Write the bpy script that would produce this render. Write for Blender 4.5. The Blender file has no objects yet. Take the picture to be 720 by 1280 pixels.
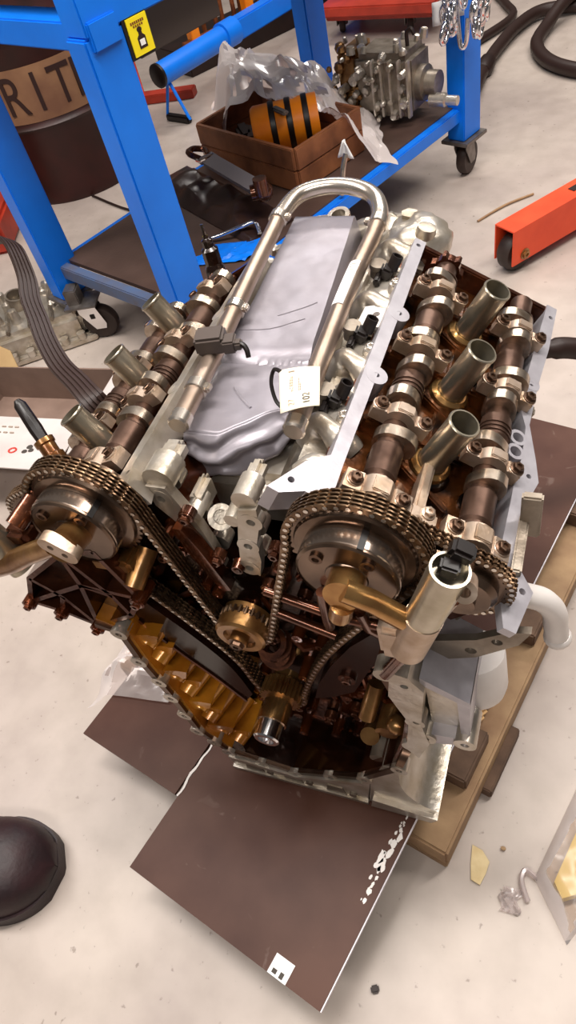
import bpy, bmesh, math, random
from mathutils import Vector, Matrix, noise

# ------------------------------------------------------------------ camera, world, lights, exposure
SC = bpy.context.scene
COL = SC.collection
PI = math.pi
rnd = random.Random(7)

cam_data = bpy.data.cameras.new('camera')
cam_data.sensor_fit = 'VERTICAL'
cam_data.sensor_height = 36.0
cam_data.sensor_width = 36.0 * 720 / 1280
cam_data.lens = 894.138 / 1280 * 36.0
cam_data.clip_start = 0.02
camera = bpy.data.objects.new('camera', cam_data)
COL.objects.link(camera)
_R = Matrix(((0.93071435, 0.31099791, -0.19248662),
             (-0.12435411, 0.76400506, 0.6331132),
             (0.34395763, -0.56531104, 0.74974434)))
camera.matrix_world = Matrix.Translation((0.30398789, -0.46813627, 1.23318227)) @ _R.transposed().to_4x4()
SC.camera = camera

world = bpy.data.worlds.new('workshop_air')
SC.world = world
world.use_nodes = True
_bg = world.node_tree.nodes['Background']
_bg.inputs[0].default_value = (0.90, 0.83, 0.80, 1)
_bg.inputs[1].default_value = 0.10

def area(name, loc, target, sx, sy, power, col=(1, 0.945, 0.89)):
    l = bpy.data.lights.new(name, 'AREA')
    l.shape = 'RECTANGLE'; l.size = sx; l.size_y = sy; l.energy = power; l.color = col
    o = bpy.data.objects.new(name, l); COL.objects.link(o)
    o.location = loc
    o.rotation_euler = (Vector(target) - Vector(loc)).to_track_quat('-Z', 'Y').to_euler()
    return o
area('ceiling_lamp', (-1.3, 0.2, 3.3), (-0.6, 0.3, 0), 0.26, 3.2, 98)
area('ceiling_lamp', (0.9, 0.9, 3.3), (0.5, 0.6, 0), 0.26, 3.2, 98)
area('ceiling_lamp', (-0.2, 3.6, 3.3), (-0.2, 2.6, 0), 3.2, 0.26, 84)
area('ceiling_lamp', (0.2, -1.9, 3.2), (0.1, -0.2, 0.2), 2.6, 0.26, 42)

SC.view_settings.view_transform = 'Standard'
SC.view_settings.look = 'None'
SC.view_settings.gamma = 1.0
SC.view_settings.use_curve_mapping = False
SC.view_settings.exposure = 0.13

# ------------------------------------------------------------------ materials
def lin(h):
    h = h.lstrip('#')
    out = []
    for i in (0, 2, 4):
        c = int(h[i:i + 2], 16) / 255
        out.append(c / 12.92 if c <= 0.04045 else ((c + 0.055) / 1.055) ** 2.4)
    return (*out, 1)

MATS = {}
def mat(name, base, metal=0.0, rough=0.5, base2=None, scale=30.0, amount=0.6, bump=0.0, bscale=60.0, coat=0.0,
        trans=0.0, alpha=1.0, ior=1.45, rough2=None, detail=4.0, spec=0.5):
    m = bpy.data.materials.new(name); m.use_nodes = True
    nt = m.node_tree; p = nt.nodes['Principled BSDF']
    p.inputs['Base Color'].default_value = lin(base)
    p.inputs['Metallic'].default_value = metal
    p.inputs['Roughness'].default_value = rough
    p.inputs['Coat Weight'].default_value = coat
    p.inputs['Coat Roughness'].default_value = 0.08
    p.inputs['Transmission Weight'].default_value = trans
    p.inputs['IOR'].default_value = ior
    p.inputs['Specular IOR Level'].default_value = spec
    p.inputs['Alpha'].default_value = alpha
    tc = nt.nodes.new('ShaderNodeTexCoord')
    geo = nt.nodes.new('ShaderNodeNewGeometry')
    if base2 or rough2 is not None:
        n = nt.nodes.new('ShaderNodeTexNoise'); n.inputs['Scale'].default_value = scale
        n.inputs['Detail'].default_value = detail
        nt.links.new(geo.outputs['Position'], n.inputs['Vector'])
        r = nt.nodes.new('ShaderNodeValToRGB')
        r.color_ramp.elements[0].position = 0.5 - 0.25 * amount
        r.color_ramp.elements[1].position = 0.5 + 0.25 * amount
        nt.links.new(n.outputs['Fac'], r.inputs['Fac'])
        if base2:
            r.color_ramp.elements[0].color = lin(base); r.color_ramp.elements[1].color = lin(base2)
            nt.links.new(r.outputs['Color'], p.inputs['Base Color'])
        if rough2 is not None:
            mr = nt.nodes.new('ShaderNodeMapRange')
            mr.inputs['From Min'].default_value = 0.35; mr.inputs['From Max'].default_value = 0.65
            mr.inputs['To Min'].default_value = rough; mr.inputs['To Max'].default_value = rough2
            nt.links.new(n.outputs['Fac'], mr.inputs['Value'])
            nt.links.new(mr.outputs['Result'], p.inputs['Roughness'])
    if bump:
        b = nt.nodes.new('ShaderNodeBump'); b.inputs['Strength'].default_value = bump
        b.inputs['Distance'].default_value = 0.004
        n2 = nt.nodes.new('ShaderNodeTexNoise'); n2.inputs['Scale'].default_value = bscale
        n2.inputs['Detail'].default_value = 5
        nt.links.new(geo.outputs['Position'], n2.inputs['Vector'])
        nt.links.new(n2.outputs['Fac'], b.inputs['Height'])
        nt.links.new(b.outputs['Normal'], p.inputs['Normal'])
    MATS[name] = m
    return m

mat('rim_silver', '#bbb8bd', 0.6, 0.42, '#a7a2a8', 40, 0.8, 0.05, 200)
mat('cast_silver', '#cfc8bf', 0.75, 0.34, '#a79a86', 28, 0.9, 0.25, 90)
mat('cast_dull', '#a59a8c', 0.7, 0.42, '#6d6154', 24, 0.9, 0.25, 90)
mat('zinc_tube', '#c2b9a8', 0.92, 0.3, '#a39a86', 45, 0.9, 0.05, 120)
mat('cam_shaft', '#6e564a', 0.8, 0.36, '#48342a', 40, 0.8)
mat('cam_lobe', '#dccfc0', 0.95, 0.26, '#a08a74', 60, 0.9)
mat('cap_alum', '#c9b6a6', 0.75, 0.36, '#a48a70', 35, 0.8, 0.1, 120)
mat('bolt_dark', '#6a5344', 0.9, 0.32)
mat('bolt_bright', '#d8d0c6', 0.95, 0.25)
mat('gold_alum', '#ad8450', 0.8, 0.3, '#6a4020', 30, 0.9, 0.15, 80, coat=0.4)
mat('head_floor', '#74431f', 0.7, 0.26, '#160904', 38, 0.6, 0.2, 80, coat=0.5)
mat('oil_dark', '#2c140a', 0.5, 0.24, '#0c0604', 30, 0.9, 0.3, 60, coat=0.7)
mat('oil_brown', '#84421f', 0.75, 0.2, '#2d130a', 26, 0.9, 0.2, 70, coat=0.7)
mat('oil_copper', '#7d4a30', 0.8, 0.24, '#3a1b10', 30, 0.9, 0.15, 80, coat=0.6)
mat('amber', '#d9962c', 0.35, 0.26, '#8a4c14', 14, 0.9, 0.15, 60, coat=0.7)
mat('gold_bright', '#cfa468', 0.9, 0.24, '#94663a', 30, 0.7, coat=0.4)
mat('vvt_steel', '#86705f', 0.9, 0.24, '#4a382c', 24, 0.9, coat=0.2)
mat('vvt_band', '#b5a598', 0.95, 0.18, '#7d6a5d', 20, 0.9)
mat('chain_steel', '#92795f', 0.9, 0.3, '#523a2a', 60, 0.9)
mat('guide_dark', '#140806', 0.0, 0.2, '#241009', 30, 0.9, 0.05, 60, spec=0.4)
mat('rail_steel', '#b8a596', 0.92, 0.36, '#9c8675', 25, 0.9)
mat('pipe_bright', '#d9d0c6', 0.92, 0.26, '#bcae9f', 22, 0.9)
mat('duct_tape', '#97929a', 0.4, 0.4, '#898389', 20, 0.9, 0.12, 45)
mat('black_plastic', '#17100e', 0.0, 0.38)
mat('grey_plastic', '#4c423d', 0.0, 0.42)
mat('paper', '#f0e6cf', 0.0, 0.8)
mat('paper_white', '#f2f0ee', 0.0, 0.7)
mat('ink', '#4a443e', 0.0, 0.8)
mat('ink_faint', '#a8988a', 0.0, 0.8)
mat('ink_red', '#d8483c', 0.0, 0.7)
mat('bore_dark', '#0d0806', 0.2, 0.35)
mat('white_paint', '#e2dcd8', 0.1, 0.45, '#cfc7c1', 18, 0.8)
mat('blue_paint', '#087cf2', 0.0, 0.36, '#0670e0', 8, 0.9, 0.02, 150)
mat('rubber_mat', '#5c4840', 0.0, 0.36, '#40302a', 6, 0.9, 0.1, 120)
mat('steel_grey', '#8d8783', 0.7, 0.4, '#6a625c', 30, 0.8)
mat('chrome', '#e8e8ea', 1.0, 0.14)
mat('tyre', '#2a1f1b', 0.0, 0.55, '#3a2c26', 30, 0.8)
mat('yellow_sticker', '#f7e01c', 0.0, 0.45)
mat('drum_brown', '#3c1713', 0.1, 0.4, '#25100d', 9, 0.9, 0.05, 40)
mat('drum_band', '#8a6548', 0.0, 0.55, '#6d4a36', 10, 0.9)
mat('letter_dark', '#2a1410', 0.0, 0.55)
mat('crate_wood', '#99603c', 0.0, 0.6, '#5e3620', 14, 0.9, 0.3, 60)
mat('orange_paint', '#f08a1a', 0.0, 0.4, '#e07610', 20, 0.8)
mat('red_orange', '#e8512a', 0.0, 0.45, '#d9431f', 12, 0.7, 0.05, 80)
mat('red_paint', '#b53a26', 0.0, 0.45, '#8e2a1c', 10, 0.8)
mat('rust_bar', '#9c5a32', 0.3, 0.5, '#5a2c18', 30, 0.8)
mat('dark_brown', '#2c1a15', 0.1, 0.5, '#1c100d', 12, 0.8)
mat('pallet_wood', '#a98a66', 0.0, 0.7, '#86664a', 20, 0.9, 0.3, 70)
mat('pallet_end', '#6d5340', 0.0, 0.75, '#4e392b', 30, 0.9, 0.3, 70)
mat('split_wood', '#d8b07c', 0.0, 0.7)
mat('cardboard', '#b99a6c', 0.0, 0.75, '#ab8b60', 14, 0.7)
mat('carton_brown', '#8d7568', 0.0, 0.75, '#7d665a', 14, 0.7)
mat('carton_white', '#ddd4cf', 0.0, 0.6, '#cfc5c0', 10, 0.7)
mat('belt_rubber', '#2c1b16', 0.0, 0.5)
mat('blue_dull', '#4f6488', 0.0, 0.5, '#5c5a66', 20, 0.8)  # duller blue-grey, used on a single shelf rail
mat('boot_black', '#32191c', 0.0, 0.5, '#1c1215', 20, 0.8, 0.2, 90)
mat('yellow_foam', '#f2dc8c', 0.0, 0.7, '#e6cc72', 30, 0.8)
mat('crumb', '#e2cda0', 0.0, 0.9, '#d2b98a', 60, 0.8)
mat('strap_grey', '#777072', 0.2, 0.5)
mat('dark_film', '#3d2a24', 0.0, 0.3, '#241612', 12, 0.9)

def film(name, tint, fac, rough=0.15):
    m = bpy.data.materials.new(name); m.use_nodes = True
    nt = m.node_tree; nt.nodes.clear()
    o = nt.nodes.new('ShaderNodeOutputMaterial')
    t = nt.nodes.new('ShaderNodeBsdfTransparent'); t.inputs[0].default_value = lin(tint)
    g = nt.nodes.new('ShaderNodeBsdfGlossy'); g.inputs['Roughness'].default_value = rough
    d = nt.nodes.new('ShaderNodeBsdfDiffuse'); d.inputs[0].default_value = lin('#e6dad6')
    a = nt.nodes.new('ShaderNodeMixShader'); a.inputs[0].default_value = 0.72
    fr = nt.nodes.new('ShaderNodeFresnel'); fr.inputs[0].default_value = 1.5
    b = nt.nodes.new('ShaderNodeMixShader')
    ad = nt.nodes.new('ShaderNodeMath'); ad.operation = 'ADD'; ad.inputs[1].default_value = fac
    nt.links.new(fr.outputs[0], ad.inputs[0])
    nt.links.new(g.outputs[0], a.inputs[1]); nt.links.new(d.outputs[0], a.inputs[2])
    nt.links.new(ad.outputs[0], b.inputs[0]); nt.links.new(t.outputs[0], b.inputs[1]); nt.links.new(a.outputs[0], b.inputs[2])
    nt.links.new(b.outputs[0], o.inputs[0])
    MATS[name] = m
film('clear_film', '#f4ecec', 0.36, 0.22)
film('clear_tray', '#f4ece4', 0.14, 0.3)

def floor_mat():
    m = bpy.data.materials.new('workshop_concrete'); m.use_nodes = True
    nt = m.node_tree; p = nt.nodes['Principled BSDF']; L = nt.links.new
    geo = nt.nodes.new('ShaderNodeNewGeometry')
    def noise_ramp(scale, c0, c1, p0, p1, detail=6):
        n = nt.nodes.new('ShaderNodeTexNoise'); n.inputs['Scale'].default_value = scale; n.inputs['Detail'].default_value = detail
        L(geo.outputs['Position'], n.inputs['Vector'])
        r = nt.nodes.new('ShaderNodeValToRGB'); r.color_ramp.elements[0].position = p0; r.color_ramp.elements[1].position = p1
        r.color_ramp.elements[0].color = c0; r.color_ramp.elements[1].color = c1
        L(n.outputs['Fac'], r.inputs['Fac']); return n, r
    _, a = noise_ramp(2.2, lin('#aea098'), lin('#c2b5aa'), 0.35, 0.65)
    _, b = noise_ramp(14, (0.86, 0.85, 0.84, 1), (1, 1, 1, 1), 0.3, 0.62)
    _, c = noise_ramp(70, (0.42, 0.37, 0.34, 1), (1, 1, 1, 1), 0.26, 0.33, 3)
    m1 = nt.nodes.new('ShaderNodeMix'); m1.data_type = 'RGBA'; m1.blend_type = 'MULTIPLY'; m1.inputs[0].default_value = 1
    m2 = nt.nodes.new('ShaderNodeMix'); m2.data_type = 'RGBA'; m2.blend_type = 'MULTIPLY'; m2.inputs[0].default_value = 0.7
    L(a.outputs[0], m1.inputs[6]); L(b.outputs[0], m1.inputs[7])
    L(m1.outputs[2], m2.inputs[6]); L(c.outputs[0], m2.inputs[7])
    L(m2.outputs[2], p.inputs['Base Color'])
    p.inputs['Roughness'].default_value = 0.42
    bp = nt.nodes.new('ShaderNodeBump'); bp.inputs['Strength'].default_value = 0.06
    n3, _ = noise_ramp(40, (0, 0, 0, 1), (1, 1, 1, 1), 0, 1)
    L(n3.outputs['Fac'], bp.inputs['Height']); L(bp.outputs['Normal'], p.inputs['Normal'])
    MATS['floor'] = m
floor_mat()

def board_mat():
    m = bpy.data.materials.new('dark_board'); m.use_nodes = True
    nt = m.node_tree; p = nt.nodes['Principled BSDF']; L = nt.links.new
    geo = nt.nodes.new('ShaderNodeNewGeometry')
    n = nt.nodes.new('ShaderNodeTexNoise'); n.inputs['Scale'].default_value = 7; n.inputs['Detail'].default_value = 5
    L(geo.outputs['Position'], n.inputs['Vector'])
    r = nt.nodes.new('ShaderNodeValToRGB')
    r.color_ramp.elements[0].color = lin('#40231a'); r.color_ramp.elements[1].color = lin('#56392e')
    r.color_ramp.elements[0].position = 0.35; r.color_ramp.elements[1].position = 0.7
    L(n.outputs['Fac'], r.inputs['Fac'])
    s = nt.nodes.new('ShaderNodeTexNoise'); s.inputs['Scale'].default_value = 24; s.inputs['Detail'].default_value = 3
    s.inputs['Distortion'].default_value = 1.2
    L(geo.outputs['Position'], s.inputs['Vector'])
    r2 = nt.nodes.new('ShaderNodeValToRGB'); r2.color_ramp.elements[0].position = 0.68; r2.color_ramp.elements[1].position = 0.76
    r2.color_ramp.elements[1].color = (0.35, 0.35, 0.35, 1)
    L(s.outputs['Fac'], r2.inputs['Fac'])
    mx = nt.nodes.new('ShaderNodeMix'); mx.data_type = 'RGBA'
    mx.inputs[7].default_value = lin('#7d6a62')
    L(r2.outputs[0], mx.inputs[0]); L(r.outputs[0], mx.inputs[6]); L(mx.outputs[2], p.inputs['Base Color'])
    p.inputs['Roughness'].default_value = 0.42
    p.inputs['Specular IOR Level'].default_value = 0.16
    MATS['dark_board'] = m
board_mat()
mat('board_edge', '#d9d3d8', 0.0, 0.5)

# ------------------------------------------------------------------ mesh helpers
def V(*a): return Vector(a)
def basis(ax):
    ax = Vector(ax).normalized()
    u = ax.orthogonal().normalized()
    return u, ax.cross(u), ax

class MB:
    """collects primitives; fr maps local (u, v, w) to world"""
    def __init__(s, fr=None): s.v = []; s.f = []; s.fr = fr or (lambda u, v, w: Vector((u, v, w)))
    def add(s, vs, fs):
        b = len(s.v); s.v += [Vector(x) for x in vs]; s.f += [tuple(i + b for i in f) for f in fs]; return s
    def box(s, c, size, rot=None, bev=0.0, fr=None):
        fr = fr or s.fr
        x, y, z = (d / 2 for d in size)
        R = rot.to_matrix() if hasattr(rot, 'to_matrix') else rot
        if bev:
            bm = bmesh.new(); bmesh.ops.create_cube(bm, size=1)
            for v in bm.verts: v.co = Vector((v.co.x * 2 * x, v.co.y * 2 * y, v.co.z * 2 * z))
            bmesh.ops.bevel(bm, geom=bm.edges[:], offset=bev, segments=2, affect='EDGES', clamp_overlap=True)
            bm.verts.index_update()
            vs = [v.co.copy() for v in bm.verts]; fs = [[v.index for v in f.verts] for f in bm.faces]; bm.free()
        else:
            vs = [Vector((a * x, b * y, d * z)) for a in (-1, 1) for b in (-1, 1) for d in (-1, 1)]
            fs = [(0, 1, 3, 2), (4, 6, 7, 5), (0, 4, 5, 1), (2, 3, 7, 6), (0, 2, 6, 4), (1, 5, 7, 3)]
        if R: vs = [R @ v for v in vs]
        c = Vector(c)
        return s.add([fr(*(c + v)) for v in vs], fs)
    def cyl(s, p0, p1, r0, r1=None, n=16, cap=True):
        p0 = s.fr(*p0); p1 = s.fr(*p1); r1 = r0 if r1 is None else r1
        u, w, _ = basis(p1 - p0)
        vs = []
        for p, r in ((p0, r0), (p1, r1)):
            vs += [p + (u * math.cos(2 * PI * i / n) + w * math.sin(2 * PI * i / n)) * r for i in range(n)]
        fs = [(i, (i + 1) % n, n + (i + 1) % n, n + i) for i in range(n)]
        if cap: fs += [tuple(range(n - 1, -1, -1)), tuple(range(n, 2 * n))]
        return s.add(vs, fs)
    def lathe(s, prof, p0, ax, n=24, world=False):
        """prof: (radius, height) list, closed when first == last"""
        p0 = Vector(p0) if world else s.fr(*p0)
        ax = Vector(ax)
        u, w, a = basis(ax)
        closed = prof[0] == prof[-1]
        pr = prof[:-1] if closed else prof
        vs = []
        for r, h in pr:
            vs += [p0 + a * h + (u * math.cos(2 * PI * i / n) + w * math.sin(2 * PI * i / n)) * r for i in range(n)]
        k = len(pr); fs = []
        for j in range(k if closed else k - 1):
            j2 = (j + 1) % k
            fs += [(j * n + i, j * n + (i + 1) % n, j2 * n + (i + 1) % n, j2 * n + i) for i in range(n)]
        if not closed:
            if pr[0][0] > 1e-6: fs.append(tuple(range(n - 1, -1, -1)))
            if pr[-1][0] > 1e-6: fs.append(tuple((k - 1) * n + i for i in range(n)))
        return s.add(vs, fs)
    def tubewall(s, p0, p1, ro, ri, n=24):
        a = s.fr(*p0); b = s.fr(*p1); h = (b - a).length
        return s.lathe([(ri, 0), (ro, 0), (ro, h), (ri, h), (ri, 0)], a, b - a, n, True)
    def tube(s, pts, r, n=10, cap=True, closed=False):
        P = [s.fr(*p) for p in pts]; k = len(P)
        rs = r if isinstance(r, (list, tuple)) else [r] * k
        vs = []; prev = None
        for i in range(k):
            if closed: t = P[(i + 1) % k] - P[i - 1]
            else: t = P[min(i + 1, k - 1)] - P[max(i - 1, 0)]
            t.normalize()
            if prev is None: u = t.orthogonal().normalized()
            else:
                u = prev - t * prev.dot(t); u.normalize()
            prev = u; w = t.cross(u)
            vs += [P[i] + (u * math.cos(2 * PI * j / n) + w * math.sin(2 * PI * j / n)) * rs[i] for j in range(n)]
        fs = []
        for i in range(k if closed else k - 1):
            i2 = (i + 1) % k
            fs += [(i * n + j, i * n + (j + 1) % n, i2 * n + (j + 1) % n, i2 * n + j) for j in range(n)]
        if cap and not closed: fs += [tuple(range(n - 1, -1, -1)), tuple((k - 1) * n + j for j in range(n))]
        return s.add(vs, fs)
    def ribbon(s, pts, ups, w, t):
        """flat strip: pts centre line (world), ups unit normals, width along cross, thickness t"""
        P = [Vector(p) for p in pts]; k = len(P); vs = []
        for i in range(k):
            tg = (P[min(i + 1, k - 1)] - P[max(i - 1, 0)]).normalized()
            up = Vector(ups[i]); up = (up - tg * up.dot(tg)).normalized(); sd = tg.cross(up)
            ww = w[i] if isinstance(w, (list, tuple)) else w
            vs += [P[i] + sd * ww / 2 + up * t / 2, P[i] - sd * ww / 2 + up * t / 2, P[i] - sd * ww / 2 - up * t / 2, P[i] + sd * ww / 2 - up * t / 2]
        fs = []
        for i in range(k - 1):
            for j in range(4):
                fs.append((i * 4 + j, i * 4 + (j + 1) % 4, i * 4 + 4 + (j + 1) % 4, i * 4 + 4 + j))
        fs += [(3, 2, 1, 0), tuple((k - 1) * 4 + j for j in range(4))]
        return s.add(vs, fs)
    def prism(s, pts, w0, w1, holes=(), fr=None, nh=14):
        """polygon (u, v) extruded from w0 to w1, round holes (u, v, r)"""
        fr = fr or s.fr
        loops = [list(pts)] + [[(cx + r * math.cos(2 * PI * i / nh), cy + r * math.sin(2 * PI * i / nh)) for i in range(nh)] for cx, cy, r in holes]
        if not holes:
            n = len(pts)
            vs = [fr(u, v, w0) for u, v in pts] + [fr(u, v, w1) for u, v in pts]
            fs = [tuple(range(n - 1, -1, -1)), tuple(range(n, 2 * n))] + [(i, (i + 1) % n, n + (i + 1) % n, n + i) for i in range(n)]
            return s.add(vs, fs)
        bm = bmesh.new(); es = []
        for lp in loops:
            vv = [bm.verts.new((u, v, 0)) for u, v in lp]
            es += [bm.edges.new((vv[i], vv[(i + 1) % len(vv)])) for i in range(len(vv))]
        bmesh.ops.triangle_fill(bm, use_beauty=True, edges=es, normal=(0, 0, 1))
        bm.verts.index_update()
        flat = [(v.co.x, v.co.y) for v in bm.verts]; tri = [[v.index for v in f.verts] for f in bm.faces]; bm.free()
        n = len(flat)
        vs = [fr(u, v, w0) for u, v in flat] + [fr(u, v, w1) for u, v in flat]
        fs = [tuple(t[::-1]) for t in tri] + [tuple(i + n for i in t) for t in tri]
        b = 0
        for lp in loops:
            m = len(lp)
            fs += [(b + i, b + (i + 1) % m, n + b + (i + 1) % m, n + b + i) for i in range(m)]
            b += m
        return s.add(vs, fs)
    def ball(s, c, r, n=10, sq=(1, 1, 1), rot=None):
        c = Vector(c); vs = []; fs = []; m = n // 2
        for i in range(m + 1):
            th = PI * i / m
            for j in range(n):
                ph = 2 * PI * j / n
                d = Vector((math.sin(th) * math.cos(ph) * sq[0], math.sin(th) * math.sin(ph) * sq[1], math.cos(th) * sq[2])) * r
                if rot: d = rot @ d
                vs.append(s.fr(*(c + d)))
        for i in range(m):
            fs += [(i * n + j, i * n + (j + 1) % n, (i + 1) * n + (j + 1) % n, (i + 1) * n + j) for j in range(n)]
        return s.add(vs, fs)
    def grid(s, fn, nu, nv):
        vs = [fn(i / nu, j / nv) for i in range(nu + 1) for j in range(nv + 1)]
        fs = [(i * (nv + 1) + j, i * (nv + 1) + j + 1, (i + 1) * (nv + 1) + j + 1, (i + 1) * (nv + 1) + j) for i in range(nu) for j in range(nv)]
        return s.add(vs, fs)
    def hexbolt(s, p, ax, r=0.0055, h=0.005, washer=True):
        """hexagon flange bolt head, world coordinates"""
        p = Vector(p); ax = Vector(ax).normalized()
        if washer: s.lathe([(r * 1.35, 0), (r * 1.35, h * 0.25), (r * 0.9, h * 0.35)], p, ax, 12, True)
        s.lathe([(r, h * 0.3), (r, h * 0.9), (r * 0.82, h), (r * 0.5, h), (r * 0.45, h * 0.6)], p, ax, 6, True)
        return s

WL = {}
def obj(name, mb, material, parent=None, smooth=35, kind=None, label=None, solid=0.0):
    me = bpy.data.meshes.new(name)
    c = Vector((0, 0, 0))
    for v in mb.v: c += v
    c /= len(mb.v)
    me.from_pydata([tuple(v - c) for v in mb.v], [], mb.f)
    bm = bmesh.new(); bm.from_mesh(me)
    bmesh.ops.remove_doubles(bm, verts=bm.verts, dist=1e-6)
    bmesh.ops.recalc_face_normals(bm, faces=bm.faces)
    for f in bm.faces: f.smooth = True
    bm.to_mesh(me); bm.free()
    if smooth is not None: me.set_sharp_from_angle(angle=math.radians(smooth))
    me.materials.append(MATS[material])
    o = bpy.data.objects.new(name, me); COL.objects.link(o)
    if parent is not None:
        o.parent = parent; o.location = c - WL[parent.name]
    else: o.location = c
    WL[o.name] = c
    if solid:
        md = o.modifiers.new('thick', 'SOLIDIFY'); md.thickness = solid; md.offset = 0
    if kind: o['kind'] = kind
    if label: o['label'] = label
    return o
def thing(name, label, cat, loc, group=None):
    o = bpy.data.objects.new(name, None); COL.objects.link(o)
    o.empty_display_size = 0.05
    o.location = loc; WL[o.name] = Vector(loc)
    o['label'] = label; o['category'] = cat
    if group: o['group'] = group
    return o
def tag(o, label, cat, group=None):
    o['label'] = label; o['category'] = cat
    if group: o['group'] = group
    return o
def text_obj(name, body, size, M, material, parent, depth=0.0004):
    cu = bpy.data.curves.new(name, 'FONT'); cu.body = body; cu.size = size; cu.extrude = depth
    cu.align_x = 'CENTER'; cu.align_y = 'CENTER'
    t = bpy.data.objects.new('tmp_text', cu); COL.objects.link(t)
    dg = bpy.context.evaluated_depsgraph_get(); dg.update()
    me = bpy.data.meshes.new_from_object(t.evaluated_get(dg))
    bpy.data.objects.remove(t); bpy.data.curves.remove(cu)
    me.transform(M)
    c = sum((v.co for v in me.vertices), Vector()) / max(1, len(me.vertices))
    me.transform(Matrix.Translation(-c))
    me.materials.clear(); me.materials.append(MATS[material])
    o = bpy.data.objects.new(name, me); COL.objects.link(o)
    o.parent = parent; o.location = c - WL[parent.name]; WL[o.name] = c
    return o
def smooth_path(pts, k=6, closed=False):
    P = [Vector(p) for p in pts]; n = len(P); out = []
    rng = range(n if closed else n - 1)
    for i in rng:
        if closed: a, b, c, d = P[i - 1], P[i], P[(i + 1) % n], P[(i + 2) % n]
        else: a, b, c, d = P[max(i - 1, 0)], P[i], P[i + 1], P[min(i + 2, n - 1)]
        for j in range(k):
            t = j / k
            out.append(0.5 * ((2 * b) + (c - a) * t + (2 * a - 5 * b + 4 * c - d) * t * t + (3 * b - a - 3 * c + d) * t ** 3))
    if not closed: out.append(P[-1])
    return out
# ------------------------------------------------------------------ floor
m = MB(); m.grid(lambda u, v: Vector((-9 + 14 * u, -3 + 15 * v, 0)), 2, 2)
o = obj('floor', m, 'floor', kind='structure'); o['label'] = 'pale stained concrete workshop floor'

# ------------------------------------------------------------------ pallet, boards
A15 = math.radians(-14.5)              # the boards lie turned against the engine
bu = Vector((math.cos(A15), math.sin(A15), 0)); bv = Vector((-math.sin(A15), math.cos(A15), 0))
def rotbox(m, p, du, dv, z0, z1, bev=0.0):
    """box from corner p spanning du along bu and dv along bv"""
    c = Vector((p[0], p[1], 0)) + bu * du / 2 + bv * dv / 2 + Vector((0, 0, (z0 + z1) / 2))
    m.box(c, (abs(du), abs(dv), z1 - z0), Matrix.Rotation(A15, 3, 'Z'), bev)
pal = thing('wooden_pallet', 'rough wooden pallet supporting the dark boards under the engine', 'pallet', (.1, .2, 0))
for i, off in enumerate((0, -.30, -.60)):
    p = Vector((.222, -.186, 0)) + bu * (off - .085)
    m = MB(); rotbox(m, p, .085, .80, .018, .072, .004)
    obj('stringer', m, 'pallet_wood', pal, label=None)
    for k in (.10, .38, .66):
        m = MB(); rotbox(m, p + bv * k, .07, .09, .072, .108, .003); obj('block', m, 'pallet_end', pal)
    m = MB(); rotbox(m, p + bu * .002, .081, .80, .0, .018, .002); obj('runner', m, 'pallet_wood', pal)
m = MB(); rotbox(m, Vector((.222, -.186, 0)) + bv * .13 + bu * -.02, .035, .12, .002, .03, .002); obj('bottom_board', m, 'pallet_end', pal)
m = MB(); q = Vector((.222, -.186, 0)) + bv * .17 - bu * .055
for k in range(4): m.tube([q + bv * (.012 * k) + Vector((0, 0, .074)), q + bv * (.012 * k + .03) + bu * .012 + Vector((0, 0, .09 + .004 * k)), q + bv * (.012 * k + .05) + bu * .016 + Vector((0, 0, .08))], .004, 5)
obj('split_wood', m, 'split_wood', pal)

m = MB(); rotbox(m, (.103, -.426), -.345, 1.135, .109, .1145)
big = tag(obj('dark_board', m, 'dark_board'), 'long dark brown board with one pale edge under the engine', 'board', 'dark boards under the engine')
m = MB(); rotbox(m, (.1035, -.4262), .0016, 1.135, .1088, .1148); obj('board_edge', m, 'board_edge', big, label='pale raw edge')
m = MB()
for k in range(34):
    t = .145 + .0038 * k + rnd.uniform(-.006, .006); w = rnd.uniform(.002, .0075) * (1.15 - abs(k - 17) / 26)
    c = Vector((.103, -.426, .1152)) + bv * t - bu * (.009 + rnd.uniform(0, .013))
    n_ = 9; lo = []
    for i in range(n_):
        a_ = 2 * PI * i / n_; q_ = c + bv * (1.9 * w * rnd.uniform(.45, 1) * math.cos(a_)) + bu * (w * rnd.uniform(.4, 1) * math.sin(a_)); lo.append((q_.x, q_.y))
    m.prism(lo, .1146, .1149 + .0001 * (k % 3))
obj('chipped_spot', m, 'white_paint', big, kind='stuff')
m = MB(); rotbox(m, (-.2065, -.2205), -.215, .85, .109, .1145)
bd2 = tag(obj('dark_board', m, 'dark_board'), 'shorter dark brown board beside the long one with a torn white edge', 'board', 'dark boards under the engine')
m = MB()
pts = [Vector((-.2035, -.2212, .115)) + bv * t + bu * (.002 + .004 * noise.noise(Vector((t * 40, 0, 0)))) for t in [k * .008 for k in range(16)]]
m.ribbon(pts, [(0, 0, 1)] * len(pts), [.003 + .004 * abs(noise.noise(Vector((k * .9, 2, 0)))) for k in range(16)], .0016)
obj('torn_edge', m, 'white_paint', bd2, label='torn white edge')
# white sticker on the end of the long board
m = MB(); rotbox(m, Vector((.103, -.426, 0)) - bu * .085 + bv * .0, .03, .026, .1147, .1152)
stk = tag(obj('white_sticker', m, 'paper_white'), 'small torn white sticker on the near corner of the long board', 'sticker')
m = MB(); rotbox(m, Vector((.103, -.426, 0)) - bu * .08 + bv * .003, .007, .006, .1152, .1154); rotbox(m, Vector((.103, -.426, 0)) - bu * .068 + bv * .002, .006, .008, .1152, .1154); obj('sticker_stain', m, 'ink', stk)

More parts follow.
